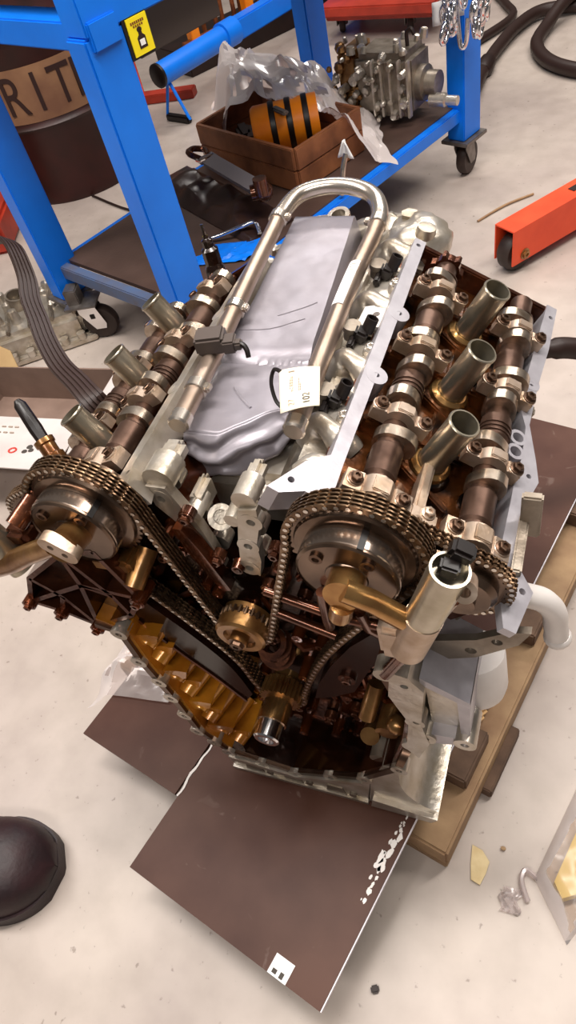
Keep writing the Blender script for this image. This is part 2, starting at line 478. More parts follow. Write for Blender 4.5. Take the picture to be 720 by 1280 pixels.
# ------------------------------------------------------------------ blue steel bench
bA, bB, bC, bD = Vector((-1.17, 1.10, 0)), Vector((-.62, .88, 0)), Vector((-.124, 2.01, 0)), Vector((-.68, 2.23, 0))
eu = (bC - bB).normalized(); ev = Vector((-eu.y, eu.x, 0))
angB = math.atan2(eu.y, eu.x)
RB = Matrix.Rotation(angB, 3, 'Z')
bench = thing('steel_bench', 'tall blue steel workbench on casters with a low shelf behind the engine', 'workbench', (-.65, 1.55, 0))
ZS, ZT = .235, .865
for p in (bA, bB, bC, bD):
    m = MB(); m.box(p + Vector((0, 0, (.135 + ZT) / 2)), (.095, .065, ZT - .135), RB, bev=.004)
    lg = obj('leg', m, 'blue_paint', bench)
    m = MB(); m.box(p + Vector((0, 0, .129)), (.12, .1, .012), RB, bev=.002); obj('foot_plate', m, 'steel_grey', lg)
CAST = [(Vector((-1.095, 1.06, 0)), .3), (bB, 2.0), (bC, 1.3), (bD, .2)]
for i, (p, a) in enumerate(CAST):
    R = Matrix.Rotation(a, 3, 'Z'); fw = R @ Vector((1, 0, 0)); sd = R @ Vector((0, 1, 0))
    c = p + fw * .02 + Vector((0, 0, .055))
    m = MB(); m.lathe([(.012, -.016), (.05, -.016), (.055, -.009), (.055, .009), (.05, .016), (.012, .016), (.012, -.016)], c, sd, 28)
    wh = obj('caster_wheel', m, 'tyre', bench, smooth=40)
    m = MB(); m.lathe([(0, -.02), (.014, -.02), (.014, .02), (0, .02)], c, sd, 14); obj('wheel_hub', m, 'steel_grey', wh)
    m = MB()
    for k in (-1, 1):
        f = lambda u, v, w, k=k, c=c: c + fw * u + Vector((0, 0, v)) + sd * (k * .021 + w)
        m.prism([(-.016, -.016), (.016, -.016), (.022, 0), (.006, .062), (-.05, .062), (-.05, .045)], -.0015, .0015, fr=f)
    m.box(c + Vector((0, 0, .064)) - fw * .02, (.06, .046, .006), R, bev=.001)
    m.cyl(c + Vector((0, 0, .066)) - fw * .022, c + Vector((0, 0, .072)) - fw * .022, .022, n=16)
    fk = obj('caster_fork', m, 'chrome' if i == 0 else 'steel_grey', bench)
    if i == 0:
        m = MB(); m.box(c + Vector((0, 0, .03)) - fw * .012 - sd * .0235, (.014, .003, .014), R); obj('fork_hole', m, 'bore_dark', fk)
        m = MB(); m.box(c + Vector((0, 0, .075)) - fw * .03, (.1, .09, .006), R, bev=.001); m.box(c + Vector((0, 0, .1)) - fw * .05, (.04, .05, .05), R, bev=.003); obj('caster_plate', m, 'steel_grey', bench)
def beam(name, p, q, z, h, w, mt, ext=0.0, par=None):
    d = (q - p).normalized(); m = MB()
    c = (p + q) / 2; ln = (q - p).length + ext
    m.box(Vector((c.x, c.y, z)), (ln, w, h), Matrix.Rotation(math.atan2(d.y, d.x), 3, 'Z'), bev=.003)
    return obj(name, m, mt, par or bench)
for p, q in ((bB, bC), (bC, bD), (bD, bA), (bA, bB)):
    beam('shelf_rail', p, q, ZS - .022, .04, .03, 'blue_dull' if q is bB else 'blue_paint', -.06)
    beam('top_rail', p, q, ZT + (.035 if q is not bB else .0), .07 if q is not bB else .05, .07, 'blue_paint', .08)
m = MB(); q4 = [bA, bB, bC, bD]
cen = sum(q4, Vector()) / 4
m.prism([(p.x + (cen.x - p.x) * .035, p.y + (cen.y - p.y) * .035) for p in q4], ZS - .01, ZS + .002)
obj('shelf', m, 'rubber_mat', bench, label='dark brown rubber covered shelf')
m = MB(); m.prism([(p.x - (cen.x - p.x) * .02, p.y - (cen.y - p.y) * .02) for p in q4], ZT + .07, ZT + .085); obj('bench_top', m, 'rubber_mat', bench)
# drawer hanging beside the near leg, yellow sticker on its front
m = MB(); dc = bB + eu * .22 + ev * .15 + Vector((0, 0, .825)); m.box(dc, (.24, .24, .09), RB, bev=.004)
dw = obj('drawer', m, 'grey_plastic', bench, label='dark grey drawer box under the bench top')
m = MB(); m.box(bB + eu * .22 + ev * .026 + Vector((0, 0, .82)), (.235, .01, .085), RB, bev=.002)
obj('drawer_front', m, 'grey_plastic', dw)
SK0 = bB + eu * .077 - ev * .036 + Vector((0, 0, .834))
def skM(u, v, w=.0): return SK0 + eu * u * .76 + Vector((0, 0, v * .58)) - ev * w
m = MB(); m.box(skM(-.004, 0, -.004), (.06, .006, .072), RB); sb = obj('sticker_backing', m, 'black_plastic', bench)
m = MB(); m.box(skM(0, 0, .0002), (.051, .002, .064), RB); ys = obj('warning_sticker', m, 'yellow_sticker', sb, label='yellow sticker with a dark bottle figure')
m = MB(lambda u, v, w: skM(u, v, w))
m.prism([(-.013, -.038), (.013, -.038), (.013, -.006), (.006, .002), (.005, .012), (-.005, .012), (-.006, .002), (-.013, -.006)], .0012, .0018)
m.prism([(.008 * math.cos(t), .016 + .008 * math.sin(t)) for t in [2 * PI * i / 14 for i in range(14)]], .0012, .0018)
obj('sticker_figure', m, 'letter_dark', ys)
m = MB(lambda u, v, w: skM(u, v, w))
m.prism([(-.008, -.03), (.008, -.03), (.008, -.012), (-.008, -.012)], .0018, .0022); obj('figure_label', m, 'paper_white', ys)
m = MB(lambda u, v, w: skM(u, v, w))
for k in range(7): m.prism([(-.022 + .0065 * k, .034), (-.0175 + .0065 * k, .034), (-.0175 + .0065 * k, .042), (-.022 + .0065 * k, .042)], .0012, .0018)
for k in range(5): m.prism([(-.016 + .0068 * k, .025), (-.0115 + .0068 * k, .025), (-.0115 + .0068 * k, .031), (-.016 + .0068 * k, .031)], .0012, .0018)
obj('sticker_print', m, 'rust_bar', ys)

# ------------------------------------------------------------------ things on the shelf
zs = ZS + .003
F0 = Vector((-.505, 1.462, zs)); du_ = Vector((-.40, .215, 0)); dv_ = Vector((.125, .25, 0)); BH = .125
crate = thing('wooden_crate', 'old open brown wooden crate on the low blue shelf', 'crate', F0 + (du_ + dv_) / 2)
def plank(p, q, z0, z1, t, name='plank'):
    d = (q - p); m = MB(); c = (p + q) / 2
    m.box(Vector((c.x, c.y, (z0 + z1) / 2)), (d.length, t, z1 - z0), Matrix.Rotation(math.atan2(d.y, d.x), 3, 'Z'), bev=.0025)
    return obj(name, m, 'crate_wood', crate)
for a, b in ((F0, F0 + du_), (F0, F0 + dv_), (F0 + dv_, F0 + dv_ + du_), (F0 + du_, F0 + du_ + dv_)):
    plank(a, b, zs + .001, zs + BH * .5, .016); plank(a, b, zs + BH * .5 + .002, zs + BH, .016)
m = MB(); c = F0 + (du_ + dv_) / 2; m.prism([(p.x, p.y) for p in (F0, F0 + du_, F0 + du_ + dv_, F0 + dv_)], zs, zs + .012); obj('bottom_plank', m, 'crate_wood', crate)
oc_ = F0 + du_ * .36 + dv_ * .45 + Vector((0, 0, .115)); oax = (dv_.normalized() * .75 - du_.normalized() * .65).normalized()
m = MB(); m.lathe([(0, -.10), (.06, -.10), (.068, -.09), (.068, .10), (0, .10)], oc_, oax, 24)
orr = tag(obj('orange_canister', m, 'orange_paint', smooth=40), 'orange round canister with black bands lying in the crate', 'canister')
for h in (-.045, .005, .055):
    m = MB(); m.lathe([(.0685, h), (.071, h + .002), (.071, h + .016), (.0685, h + .018), (.0685, h)], oc_, oax, 24); obj('black_band', m, 'black_plastic', orr)
m = MB(); m.box(oc_ + Vector((.01, -.05, .06)), (.02, .07, .012), Matrix.Rotation(.9, 3, 'Z'), bev=.004); obj('metal_latch', m, 'steel_grey', orr)
m = MB()
for k in range(3): m.box(F0 + du_ * (.66 + .09 * k) + dv_ * .45 + Vector((0, 0, .045)), (.045, .11, .05), Matrix.Rotation(.3 * k, 3, 'Z'), bev=.01)
tag(obj('dark_casting', m, 'dark_brown'), 'dark block of castings lying inside the crate under the film', 'casting')
# crumpled clear film draped over the crate
def drape(u, v):
    P00, P10, P11, P01 = Vector((-1.08, 2.16, 0)), Vector((-.44, 2.0, 0)), Vector((-.25, 1.60, 0)), Vector((-.84, 1.70, 0))
    p = P00.lerp(P10, u).lerp(P01.lerp(P11, u), v)
    z = .415 + .03 * math.sin(u * 5 + .5) - .02 * v
    if u < .14: z -= ((.14 - u) / .14) ** 1.4 * .17
    if u > .70: z -= ((u - .70) / .30) ** 1.2 * .175
    if v < .2: z -= ((.2 - v) / .2) * .10
    z += noise.noise(p * 11) * .04 + abs(noise.noise(p * 19 + Vector((3, 0, 0)))) * .035
    return Vector((p.x + .03 * noise.noise(p * 12), p.y + .02 * noise.noise(p * 12 + Vector((9, 0, 0))), max(zs + .004, z)))
m = MB(); m.grid(drape, 46, 36)
tag(obj('plastic_film', m, 'clear_film', smooth=18), 'crumpled clear plastic film draped over the wooden crate', 'plastic film')
# greasy gearbox lump
g0 = Vector((-.335, 1.95, zs))
gb = thing('greasy_gearbox', 'greasy silver and brown gearbox unit at the far end of the blue shelf', 'gearbox', g0)
gu = Vector((.93, -.25, 0)).normalized(); RG = Matrix.Rotation(math.atan2(gu.y, gu.x), 3, 'Z')
def gp(a, b, c): return g0 + RG @ Vector((a, b, c))
m = MB(); m.box(gp(0, 0, .11), (.20, .15, .18), RG, bev=.02); obj('housing', m, 'cast_dull', gb)
m = MB(); m.box(gp(-.12, 0, .11), (.09, .13, .19), RG, bev=.02); obj('oily_housing', m, 'gold_alum', gb)
m = MB()
for k in range(5): m.box(gp(-.02 + .03 * k, -.08, .11), (.008, .02, .16), RG, bev=.002)
obj('cooling_rib', m, 'cast_silver', gb, kind='stuff')
m = MB(); m.lathe([(0, 0), (.05, 0), (.05, .02), (.035, .025), (.035, .06), (0, .06)], gp(.10, 0, .1), gu, 18); obj('output_flange', m, 'cast_dull', gb)
m = MB(); m.lathe([(0, 0), (.02, 0), (.02, .05), (.014, .055), (.014, .09), (0, .09)], gp(.14, -.02, .06), gu, 14); obj('output_shaft', m, 'cast_silver', gb)
m = MB(); m.tube(smooth_path([gp(.06, 0, .2), gp(.06, 0, .235), gp(.075, 0, .245), gp(.085, 0, .23)]), .006, 8); obj('breather_pipe', m, 'dark_brown', gb)
m = MB()
for k in range(60):
    a, b, c = rnd.uniform(-.17, .1), rnd.choice((-.08, -.075, rnd.uniform(-.07, .07))), rnd.uniform(.02, .2)
    if b > -.07: c = .2
    ax_ = RG @ (Vector((0, -1, 0)) if b <= -.07 else Vector((0, 0, 1)))
    r = rnd.uniform(.006, .016)
    m.lathe([(0, 0), (r, 0), (r * .8, rnd.uniform(.008, .03)), (0, .02)], gp(a, b, c), ax_ + Vector((rnd.uniform(-.3, .3), rnd.uniform(-.3, .3), 0)), 8)
obj('gearbox_boss', m, 'cast_silver', gb, kind='stuff')
m = MB()
for k in range(26):
    r = rnd.uniform(.008, .02); m.ball(gp(rnd.uniform(-.18, -.06), rnd.uniform(-.085, 0), rnd.uniform(.05, .21)), r, 8)
obj('grease_clump', m, 'gold_alum', gb, kind='stuff')
# rod with a white tip
m = MB(); m.tube(smooth_path([(-.37, 1.43, zs + .006), (-.36, 1.44, .31), (-.352, 1.46, .345)]), .008, 8)
rd = tag(obj('steel_rod', m, 'pipe_bright'), 'short steel rod with a torn white tip between crate and fuel rail', 'rod')
m = MB(); m.grid(lambda u, v: Vector((-.352 + (v - .5) * .05 * (1 - u * .8), 1.46 + .01 * math.sin(v * 5), .335 + .045 * u)), 5, 5); obj('rod_tip', m, 'paper_white', rd, solid=.003)
# strut with clevis ends, dark film under it, chrome bent rod
s0 = Vector((-.79, 1.487, .335)); s1 = Vector((-.565, 1.318, .325)); sd_ = (s1 - s0).normalized()
st_ = thing('buckle_strut', 'flat grey strut with clevis ends lying before the crate', 'strut', (s0 + s1) / 2)
m = MB(); m.ribbon([s0, (s0 + s1) / 2, s1], [(.1, -.3, 1)] * 3, .046, .012); obj('strut_bar', m, 'strap_grey', st_)
m = MB()
sx = sd_.cross(Vector((0, 0, 1))).normalized()
m.tube([s0 + sx * .028, s0 + sx * .028 - sd_ * .03, s0 - sx * .028 - sd_ * .03, s0 - sx * .028], .005, 8, closed=True); obj('buckle_frame', m, 'chrome', st_)
m = MB(); m.tube(smooth_path([s0 - sd_ * .03 + sx * .015, s0 - sd_ * .07 + sx * .03 + Vector((0, 0, .012)), s0 - sd_ * .095 + Vector((0, 0, .006)), s0 - sd_ * .07 - sx * .025, s0 - sd_ * .03 - sx * .012]), .009, 8); obj('clevis', m, 'oil_copper', st_)
m = MB(); m.lathe([(0, 0), (.022, 0), (.024, .03), (.018, .05), (0, .05)], s1 + sx * .03, -sx + sd_ * .5, 14); m.lathe([(0, 0), (.02, 0), (.02, .045), (0, .045)], s1 + sd_ * .03 + sx * .01, Vector((0, 0, 1)), 12); m.ball(s1 + sd_ * .02, .028, 10); obj('clevis', m, 'oil_copper', st_)
def heap(u, v):
    p = Vector((-1.0, 1.62, 0)).lerp(Vector((-.50, 1.27, 0)), u) + Vector((-.10, -.16, 0)) * (v * .85 - .25)
    e = min(u, 1 - u, v, 1 - v) * 4
    h = .036 * min(1, e) * (1 + .9 * noise.noise(p * 12))
    return Vector((p.x, p.y, zs + .002 + max(0, h)))
m = MB(); m.grid(heap, 36, 20); tag(obj('dark_plastic_sheet', m, 'dark_film', smooth=30), 'dark brown plastic sheet heaped on the shelf under the grey strut', 'plastic sheet')
m = MB(); m.tube(smooth_path([(-.70, 1.195, zs + .008), (-.66, 1.205, zs + .016), (-.60, 1.225, zs + .03), (-.565, 1.24, zs + .034), (-.545, 1.215, zs + .015)]), .0065, 10)
tag(obj('bent_rod', m, 'chrome', smooth=50), 'thin bright bent rod lying before the dark sheet on the shelf', 'rod')
m = MB(); m.grid(lambda u, v: Vector((-.72 + .17 * u + .05 * v, 1.07 + .11 * v + .03 * u, zs + .003 + .012 * abs(noise.noise(Vector((u * 6, v * 4, 2)))))), 20, 14); tag(obj('blue_patch', m, 'blue_paint', smooth=30), 'thin blue patch lying flat on the near end of the shelf', 'plastic film')  # blue area of the shelf, built as a thin uneven sheet

# chain bunch hanging on the far blue leg
ch = thing('hanging_chain', 'bunch of bright chain links hanging on the far blue leg', 'chain', bC + Vector((0, -.06, .45)))
def ring(c, R, a, b, r):
    pts = [Vector(c) + R @ Vector((a * math.cos(t), 0, b * math.sin(t))) for t in [2 * PI * k / 16 for k in range(16)]]
    m = MB(); m.tube(pts, r, 7, closed=True); return m
for k in range(20):
    c = bC + Vector((rnd.uniform(-.045, .10), -.085 - rnd.uniform(0, .04), .465 + rnd.uniform(0, .12)))
    R = Matrix.Rotation(rnd.uniform(0, 3), 3, 'Z') @ Matrix.Rotation(rnd.uniform(-.6, .6), 3, 'Y')
    obj('link', ring(c, R, .016, .028, .0068), 'chrome', ch, smooth=60)
m = MB(); m.tube(smooth_path([bC + Vector((-.01, -.09, .62)), bC + Vector((0, -.095, .5)), bC + Vector((.01, -.1, .43)), bC + Vector((.025, -.1, .44)), bC + Vector((.03, -.095, .5))]), .007, 8); obj('hook', m, 'chrome', ch, smooth=60)
m = MB(); m.grid(lambda u, v: bC + Vector((-.075 + .09 * u, -.075 - .01 * math.sin(u * 6), .48 + .06 * v + .02 * u)), 6, 4); obj('white_tag', m, 'paper_white', ch, solid=.002)

# ------------------------------------------------------------------ brown drum
dr0 = Vector((-1.81, 2.17, 0)); rd_ = .285
drum = thing('oil_drum', 'dark brown oil drum with a tan lettered band behind the blue bench', 'drum', dr0)
m = MB(); m.lathe([(0, .01), (rd_ - .01, .01), (rd_, 0), (rd_ + .004, .01), (rd_, .025), (rd_, .28), (rd_ + .012, .295), (rd_, .31), (rd_, .57), (rd_ + .012, .585), (rd_, .60), (rd_, .85), (rd_ + .006, .865), (rd_ - .01, .87), (rd_ - .015, .85), (0, .85)], dr0, (0, 0, 1), 56)
obj('drum_body', m, 'drum_brown', drum, smooth=40)
m = MB(); m.lathe([(rd_ + .0005, .315), (rd_ + .0015, .315), (rd_ + .0015, .50), (rd_ + .0005, .50), (rd_ + .0005, .315)], dr0, (0, 0, 1), 56)
band = obj('lettered_band', m, 'drum_band', drum, smooth=40)
view = math.atan2(-2.64, 2.11)
for i, chx in enumerate('RITH'):
    t = view + (i - 1.35) * .34
    nrm = Vector((math.cos(t), math.sin(t), 0)); ex = Vector((-math.sin(t), math.cos(t), 0))
    M = Matrix.Translation(dr0 + nrm * (rd_ - .0005) + Vector((0, 0, .405))) @ Matrix((ex, Vector((0, 0, 1)), nrm)).transposed().to_4x4() @ Matrix.Diagonal((.8, 1, 1, 1))
    text_obj('letter', chx, .19, M, 'letter_dark', band, .004)

# ------------------------------------------------------------------ blue stand tube, orange rack, red foot
t0 = Vector((-1.53, 2.56, .21)); t1 = Vector((-1.16, 3.52, .21)); td = (t1 - t0).normalized(); tx = td.cross(Vector((0, 0, 1)))
hs = thing('hoist_leg', 'blue tubular stand leg resting on a small triangular wire foot', 'hoist leg', t0 + Vector((0, 0, -.2)))
m = MB(); m.cyl(t0, t0 + td * .5, .047, n=20); obj('tube', m, 'blue_paint', hs, smooth=40)
m = MB(); m.box(t0 + td * .95, (.9, .07, .085), Matrix.Rotation(math.atan2(td.y, td.x), 3, 'Z'), bev=.006); obj('square_tube', m, 'blue_paint', hs)
m = MB(); m.lathe([(.047, 0), (.057, .002), (.057, .09), (.047, .092)], t0 + td * .42, td, 20); obj('sleeve', m, 'blue_paint', hs, smooth=40)
m = MB(); m.lathe([(0, -.006), (.04, -.006), (.049, 0), (.049, .012), (.047, .012)], t0, td, 20); obj('end_plug', m, 'black_plastic', hs)
m = MB(); b0 = t0 + td * .05; m.tube([b0 + Vector((0, 0, -.03)), b0 - tx * .075 + Vector((0, 0, -.19)), b0 + tx * .075 + Vector((0, 0, -.19)), b0 + Vector((0, 0, -.03))], .008, 8); obj('wire_foot', m, 'blue_paint', hs)
m = MB(); m.box(b0 + Vector((0, 0, -.195)), (.03, .15, .03), Matrix.Rotation(math.atan2(td.y, td.x), 3, 'Z'), bev=.006); obj('foot_pad', m, 'black_plastic', hs)
m = MB(); m.box(t0 + td * 1.36 + Vector((0, 0, -.105)), (.06, .1, .21), Matrix.Rotation(math.atan2(td.y, td.x), 3, 'Z'), bev=.004); obj('rear_foot', m, 'blue_paint', hs)

rk0 = Vector((-1.78, 3.25, 0)); ru = Vector((.55, .83, 0)).normalized(); rv = Vector((-ru.y, ru.x, 0)); RR = Matrix.Rotation(math.atan2(ru.y, ru.x), 3, 'Z')
rk = thing('orange_rack', 'orange framed rack of rusty upright bars behind the blue stand leg', 'rack', rk0)
m = MB(); m.box(rk0 + ru * .5 + Vector((0, 0, .05)), (1.1, .34, .1), RR, bev=.004); obj('rack_base', m, 'dark_brown', rk)
m = MB(); m.box(rk0 + ru * .5 - rv * .16 + Vector((0, 0, .13)), (1.1, .03, .05), RR, bev=.003); obj('rack_rail', m, 'rust_bar', rk)
for a in (.02, .36, 1.0):
    m = MB(); m.box(rk0 + ru * a - rv * .16 + Vector((0, 0, .40)), (.05, .05, .62), RR, bev=.003); obj('rack_post', m, 'orange_paint', rk)
for k in range(16):
    m = MB(); m.cyl(rk0 + ru * (.08 + .058 * k) - rv * (.10 - .03 * (k % 2)) + Vector((0, 0, .10)), rk0 + ru * (.08 + .058 * k) - rv * .1 + Vector((0, 0, .66)), .012, n=8); obj('upright_bar', m, 'rust_bar', rk)
m = MB(); m.box(rk0 + ru * .5 - rv * .1 + Vector((0, 0, .5)), (1.1, .02, .03), RR); obj('rack_rail', m, 'rust_bar', rk)

rf = thing('red_steel_foot', 'small red steel foot standing by the drum and rack', 'stand', (-1.80, 2.86, 0))
m = MB(); m.box((-1.83, 2.84, .14), (.05, .05, .28), Matrix.Rotation(.3, 3, 'Z'), bev=.004); obj('upright', m, 'red_orange', rf)
m = MB(); m.box((-1.70, 2.87, .02), (.30, .07, .04), Matrix.Rotation(.12, 3, 'Z'), bev=.004); obj('foot_bar', m, 'red_paint', rf)
m = MB(); m.box((-1.93, 1.62, .06), (.24, .3, .12), Matrix.Rotation(.4, 3, 'Z'), bev=.012); m.box((-1.93, 1.62, .15), (.1, .1, .08), Matrix.Rotation(.4, 3, 'Z'), bev=.01)
tag(obj('red_jack_stand', m, 'red_paint'), 'red steel block half hidden behind the left blue leg', 'stand')
m = MB(); m.tube(smooth_path([(-1.62, 1.94, .006), (-1.45, 1.85, .005), (-1.3, 1.78, .006), (-1.12, 1.66, .005)]), .005, 6); tag(obj('thin_cable', m, 'dark_brown'), 'thin dark cable on the floor beneath the drum', 'cable')

# ------------------------------------------------------------------ red dolly, hoses
dl = thing('red_dolly', 'low red dolly on casters at the far end of the floor', 'dolly', (-.72, 3.53, 0))
m = MB(); m.box((-.72, 3.53, .135), (.60, .42, .045), Matrix.Rotation(-.2, 3, 'Z'), bev=.006); obj('deck', m, 'red_paint', dl)
m = MB(); m.box((-.72, 3.53, .105), (.55, .36, .03), Matrix.Rotation(-.2, 3, 'Z'), bev=.004); obj('deck_frame', m, 'red_paint', dl)
for x, y in ((-.985, 3.53), (-.62, 3.44), (-.93, 3.70), (-.52, 3.62)):
    c = Vector((x, y, .042)); m = MB(); m.lathe([(.008, -.014), (.036, -.014), (.041, -.007), (.041, .007), (.036, .014), (.008, .014), (.008, -.014)], c, (1, .25, 0), 18); w_ = obj('caster_wheel', m, 'tyre', dl, smooth=40)
    m = MB(); m.box(c + Vector((0, 0, .052)), (.05, .045, .012), bev=.002); m.box(c + Vector((.022, .005, .02)), (.004, .03, .055)); m.box(c + Vector((-.022, -.005, .02)), (.004, .03, .055)); obj('caster_fork', m, 'steel_grey', dl)
c = Vector((-.39, 3.30, .055)); m = MB(); m.lathe([(.01, -.016), (.047, -.016), (.055, -.008), (.055, .008), (.047, .016), (.01, .016), (.01, -.016)], c, (1, .1, 0), 20)
cw = tag(obj('loose_caster', m, 'tyre', smooth=40), 'single dark caster standing between the red dolly and the chain', 'caster')
m = MB(); m.box(c + Vector((0, 0, .066)), (.06, .05, .012), bev=.002); m.box(c + Vector((.024, 0, .03)), (.004, .034, .07)); m.box(c + Vector((-.024, 0, .03)), (.004, .034, .07)); obj('caster_fork', m, 'steel_grey', cw)
m = MB(); P_ = smooth_path([(.25, 3.42, .03), (.0, 3.42, .035), (-.10, 3.27, .035), (-.16, 3.02, .032), (-.185, 2.80, .03), (-.19, 2.62, .03), (-.2, 2.45, .03)], 8)
m.tube(P_, .026, 12); hz = tag(obj('black_hose', m, 'belt_rubber', smooth=60), 'thick black hose with a coupling running across the far floor', 'hose', 'hoses on the far floor')
m = MB(); m.lathe([(.027, -.05), (.034, -.045), (.036, .03), (.027, .05)], P_[30], (P_[31] - P_[30]), 14); obj('hose_coupling', m, 'dark_brown', hz)
m = MB(); m.tube(smooth_path([(.30, 2.72, .03), (.18, 2.74, .03), (.06, 2.86, .03), (0, 3.04, .03), (.02, 3.22, .035), (.1, 3.4, .085), (.25, 3.55, .07), (.4, 3.6, .03)], 8), .027, 12); tag(obj('coiled_hose', m, 'belt_rubber', smooth=60), 'second thick black hose curled in a loop on the far floor', 'hose', 'hoses on the far floor')
m = MB(); m.tube(smooth_path([(-.35, 3.95, .022), (-.2, 3.6, .022), (-.15, 3.4, .022), (-.3, 3.1, .022)]), .018, 10); tag(obj('thin_hose', m, 'belt_rubber', smooth=60), 'thinner dark hose lying behind the hanging chain', 'hose', 'hoses on the far floor')

# ------------------------------------------------------------------ orange jack arm
j0 = Vector((.085, 1.42, 0)); jd = Vector((.62, .785, 0)).normalized(); jx = Vector((jd.y, -jd.x, 0)); RJ = Matrix.Rotation(math.atan2(jd.y, jd.x), 3, 'Z')
jk = thing('orange_jack_leg', 'scuffed orange steel leg of a jack with a wheel in its open end', 'jack', j0)
def jp(a, b, c): return j0 + jd * a + jx * b + Vector((0, 0, c))
m = MB(lambda u, v, w: jp(w, u, v))
m.prism([(-.036, .035), (-.032, .035), (-.032, .136), (.032, .136), (.032, .035), (.036, .035), (.036, .14), (-.036, .14)], 0, 1.3)
m.prism([(-.032, .05), (.032, .05), (.032, .054), (-.032, .054)], .18, 1.3)
obj('channel', m, 'red_orange', jk)
m = MB(); m.lathe([(.01, -.022), (.05, -.022), (.056, -.014), (.056, .014), (.05, .022), (.01, .022), (.01, -.022)], jp(.045, 0, .056), jx, 26); obj('wheel', m, 'tyre', jk, smooth=40)
m = MB(); m.cyl(jp(.045, -.04, .056), jp(.045, .04, .056), .008, n=12); m.hexbolt(jp(.045, .036, .056), jx, .012, .01); obj('axle_bolt', m, 'gold_alum', jk)
m = MB(); m.box(jp(.5, .0, .1415), (.5, .022, .0012), RJ); obj('worn_stripe', m, 'dark_brown', jk, label='worn dark stripe')
m = MB(); m.box(jp(1.2, 0, .03), (.05, .07, .05), RJ, bev=.004); obj('rear_pad', m, 'tyre', jk)
m = MB(); m.tube(smooth_path([(-.03, 1.70, .004), (.04, 1.79, .006), (.12, 1.86, .004)]), .004, 6); tag(obj('twig', m, 'pallet_wood'), 'thin straw-like rod lying on the pale floor near the orange jack', 'rod')

# dark exhaust pipe on the right behind the engine
m = MB(); m.tube(smooth_path([(.20, .352, .50), (.226, .46, .478), (.27, .49, .474), (.314, .513, .458), (.42, .56, .40), (.58, .64, .2), (.70, .70, .02)]), [.012] * 7 + [.014] * 6 + [.017] * 24, 14)
tag(obj('exhaust_pipe', m, 'dark_brown', smooth=60), 'dark pipe lying behind the right cylinder head', 'pipe')

# ------------------------------------------------------------------ silver casting on the floor
c0 = Vector((-1.37, 1.03, 0)); RC = Matrix.Rotation(.62, 3, 'Z')
gc = thing('silver_casting', 'silver aluminium engine cover casting lying on the floor beside the bench', 'casting', c0)
def cp_(a, b, c): return c0 + RC @ Vector((a, b, c))
m = MB(); m.box(cp_(0, 0, .05), (.42, .26, .09), RC, bev=.018); obj('casting_body', m, 'cast_silver', gc)
m = MB(); m.box(cp_(0, -.14, .012), (.46, .03, .02), RC, bev=.004); m.box(cp_(.22, 0, .012), (.03, .28, .02), RC, bev=.004); obj('casting_flange', m, 'cast_silver', gc)
for k in range(6):
    m = MB(); m.box(cp_(-.16 + .07 * k, 0, .098), (.012, .24, .016), RC, bev=.003); obj('casting_rib', m, 'cast_dull', gc)
m = MB()
for k in range(22): m.lathe([(0, 0), (.018, 0), (.014, rnd.uniform(.01, .05)), (.006, .02), (0, .015)], cp_(rnd.uniform(-.19, .19), rnd.uniform(-.11, .11), .09), (0, 0, 1), 12)
for k in range(8): m.lathe([(0, 0), (.014, 0), (.014, .02), (0, .02)], cp_(-.2 + .055 * k, -.145, .02), (0, 0, 1), 12)
obj('casting_boss', m, 'cast_silver', gc, kind='stuff')
m = MB(); m.lathe([(.028, 0), (.034, 0), (.034, .05), (.028, .05), (.028, 0)], cp_(.02, .03, .09), (.2, 0, 1), 20); m.cyl(cp_(.02, .03, .1), cp_(.02, .03, .11), .028, n=18); obj('port', m, 'cast_dull', gc)

# ------------------------------------------------------------------ open carton beside the engine
cq = Vector((-1.05, .66, 0)); RQ = Matrix.Rotation(.06, 3, 'Z')
def kp(a, b, c): return cq + RQ @ Vector((a, b, c))
cb = thing('open_carton', 'open white printed carton with brown inside standing by the engine', 'carton', cq)
CW, CD, CH = .44, .20, .12
m = MB(); m.box(kp(0, 0, .004), (CW, CD, .006), RQ); obj('carton_bottom', m, 'carton_brown', cb)
for c_, s_ in (((0, -CD / 2, CH / 2), (CW, .005, CH)), ((0, CD / 2, CH / 2), (CW, .005, CH)), ((CW / 2, 0, CH / 2), (.005, CD, CH)), ((-CW / 2, 0, CH / 2), (.005, CD, CH))):
    m = MB(); m.box(kp(*c_), s_, RQ); obj('carton_side', m, 'carton_brown', cb)
def flap(pts, name, mt, lab=None):
    P4 = [kp(*p) for p in pts]; n_ = (P4[1] - P4[0]).cross(P4[2] - P4[0]).normalized() * .0015
    m = MB(); k = len(P4); m.add([p + n_ for p in P4] + [p - n_ for p in P4], [tuple(range(k)), tuple(range(2 * k - 1, k - 1, -1))] + [(i, k + i, k + (i + 1) % k, (i + 1) % k) for i in range(k)])
    return obj(name, m, mt, cb, label=lab)
fA = flap([(-CW / 2, -CD / 2, CH), (CW / 2, -CD / 2, CH), (CW / 2 + .02, -CD / 2 - .20, CH + .03), (-CW / 2, -CD / 2 - .20, CH + .03)], 'carton_flap', 'carton_white', 'large white printed flap')
fB = flap([(CW / 2, -CD / 2, CH), (CW / 2, CD / 2, CH), (CW / 2 + .17, CD / 2, CH + .05), (CW / 2 + .17, -CD / 2 + .03, CH + .05)], 'carton_flap', 'carton_white', 'white side flap')
flap([(-CW / 2, CD / 2, CH), (-.10, CD / 2, CH), (-.13, CD / 2 + .035, CH + .03), (-CW / 2, CD / 2 + .06, CH + .05)], 'carton_flap', 'cardboard', 'tan back flap')
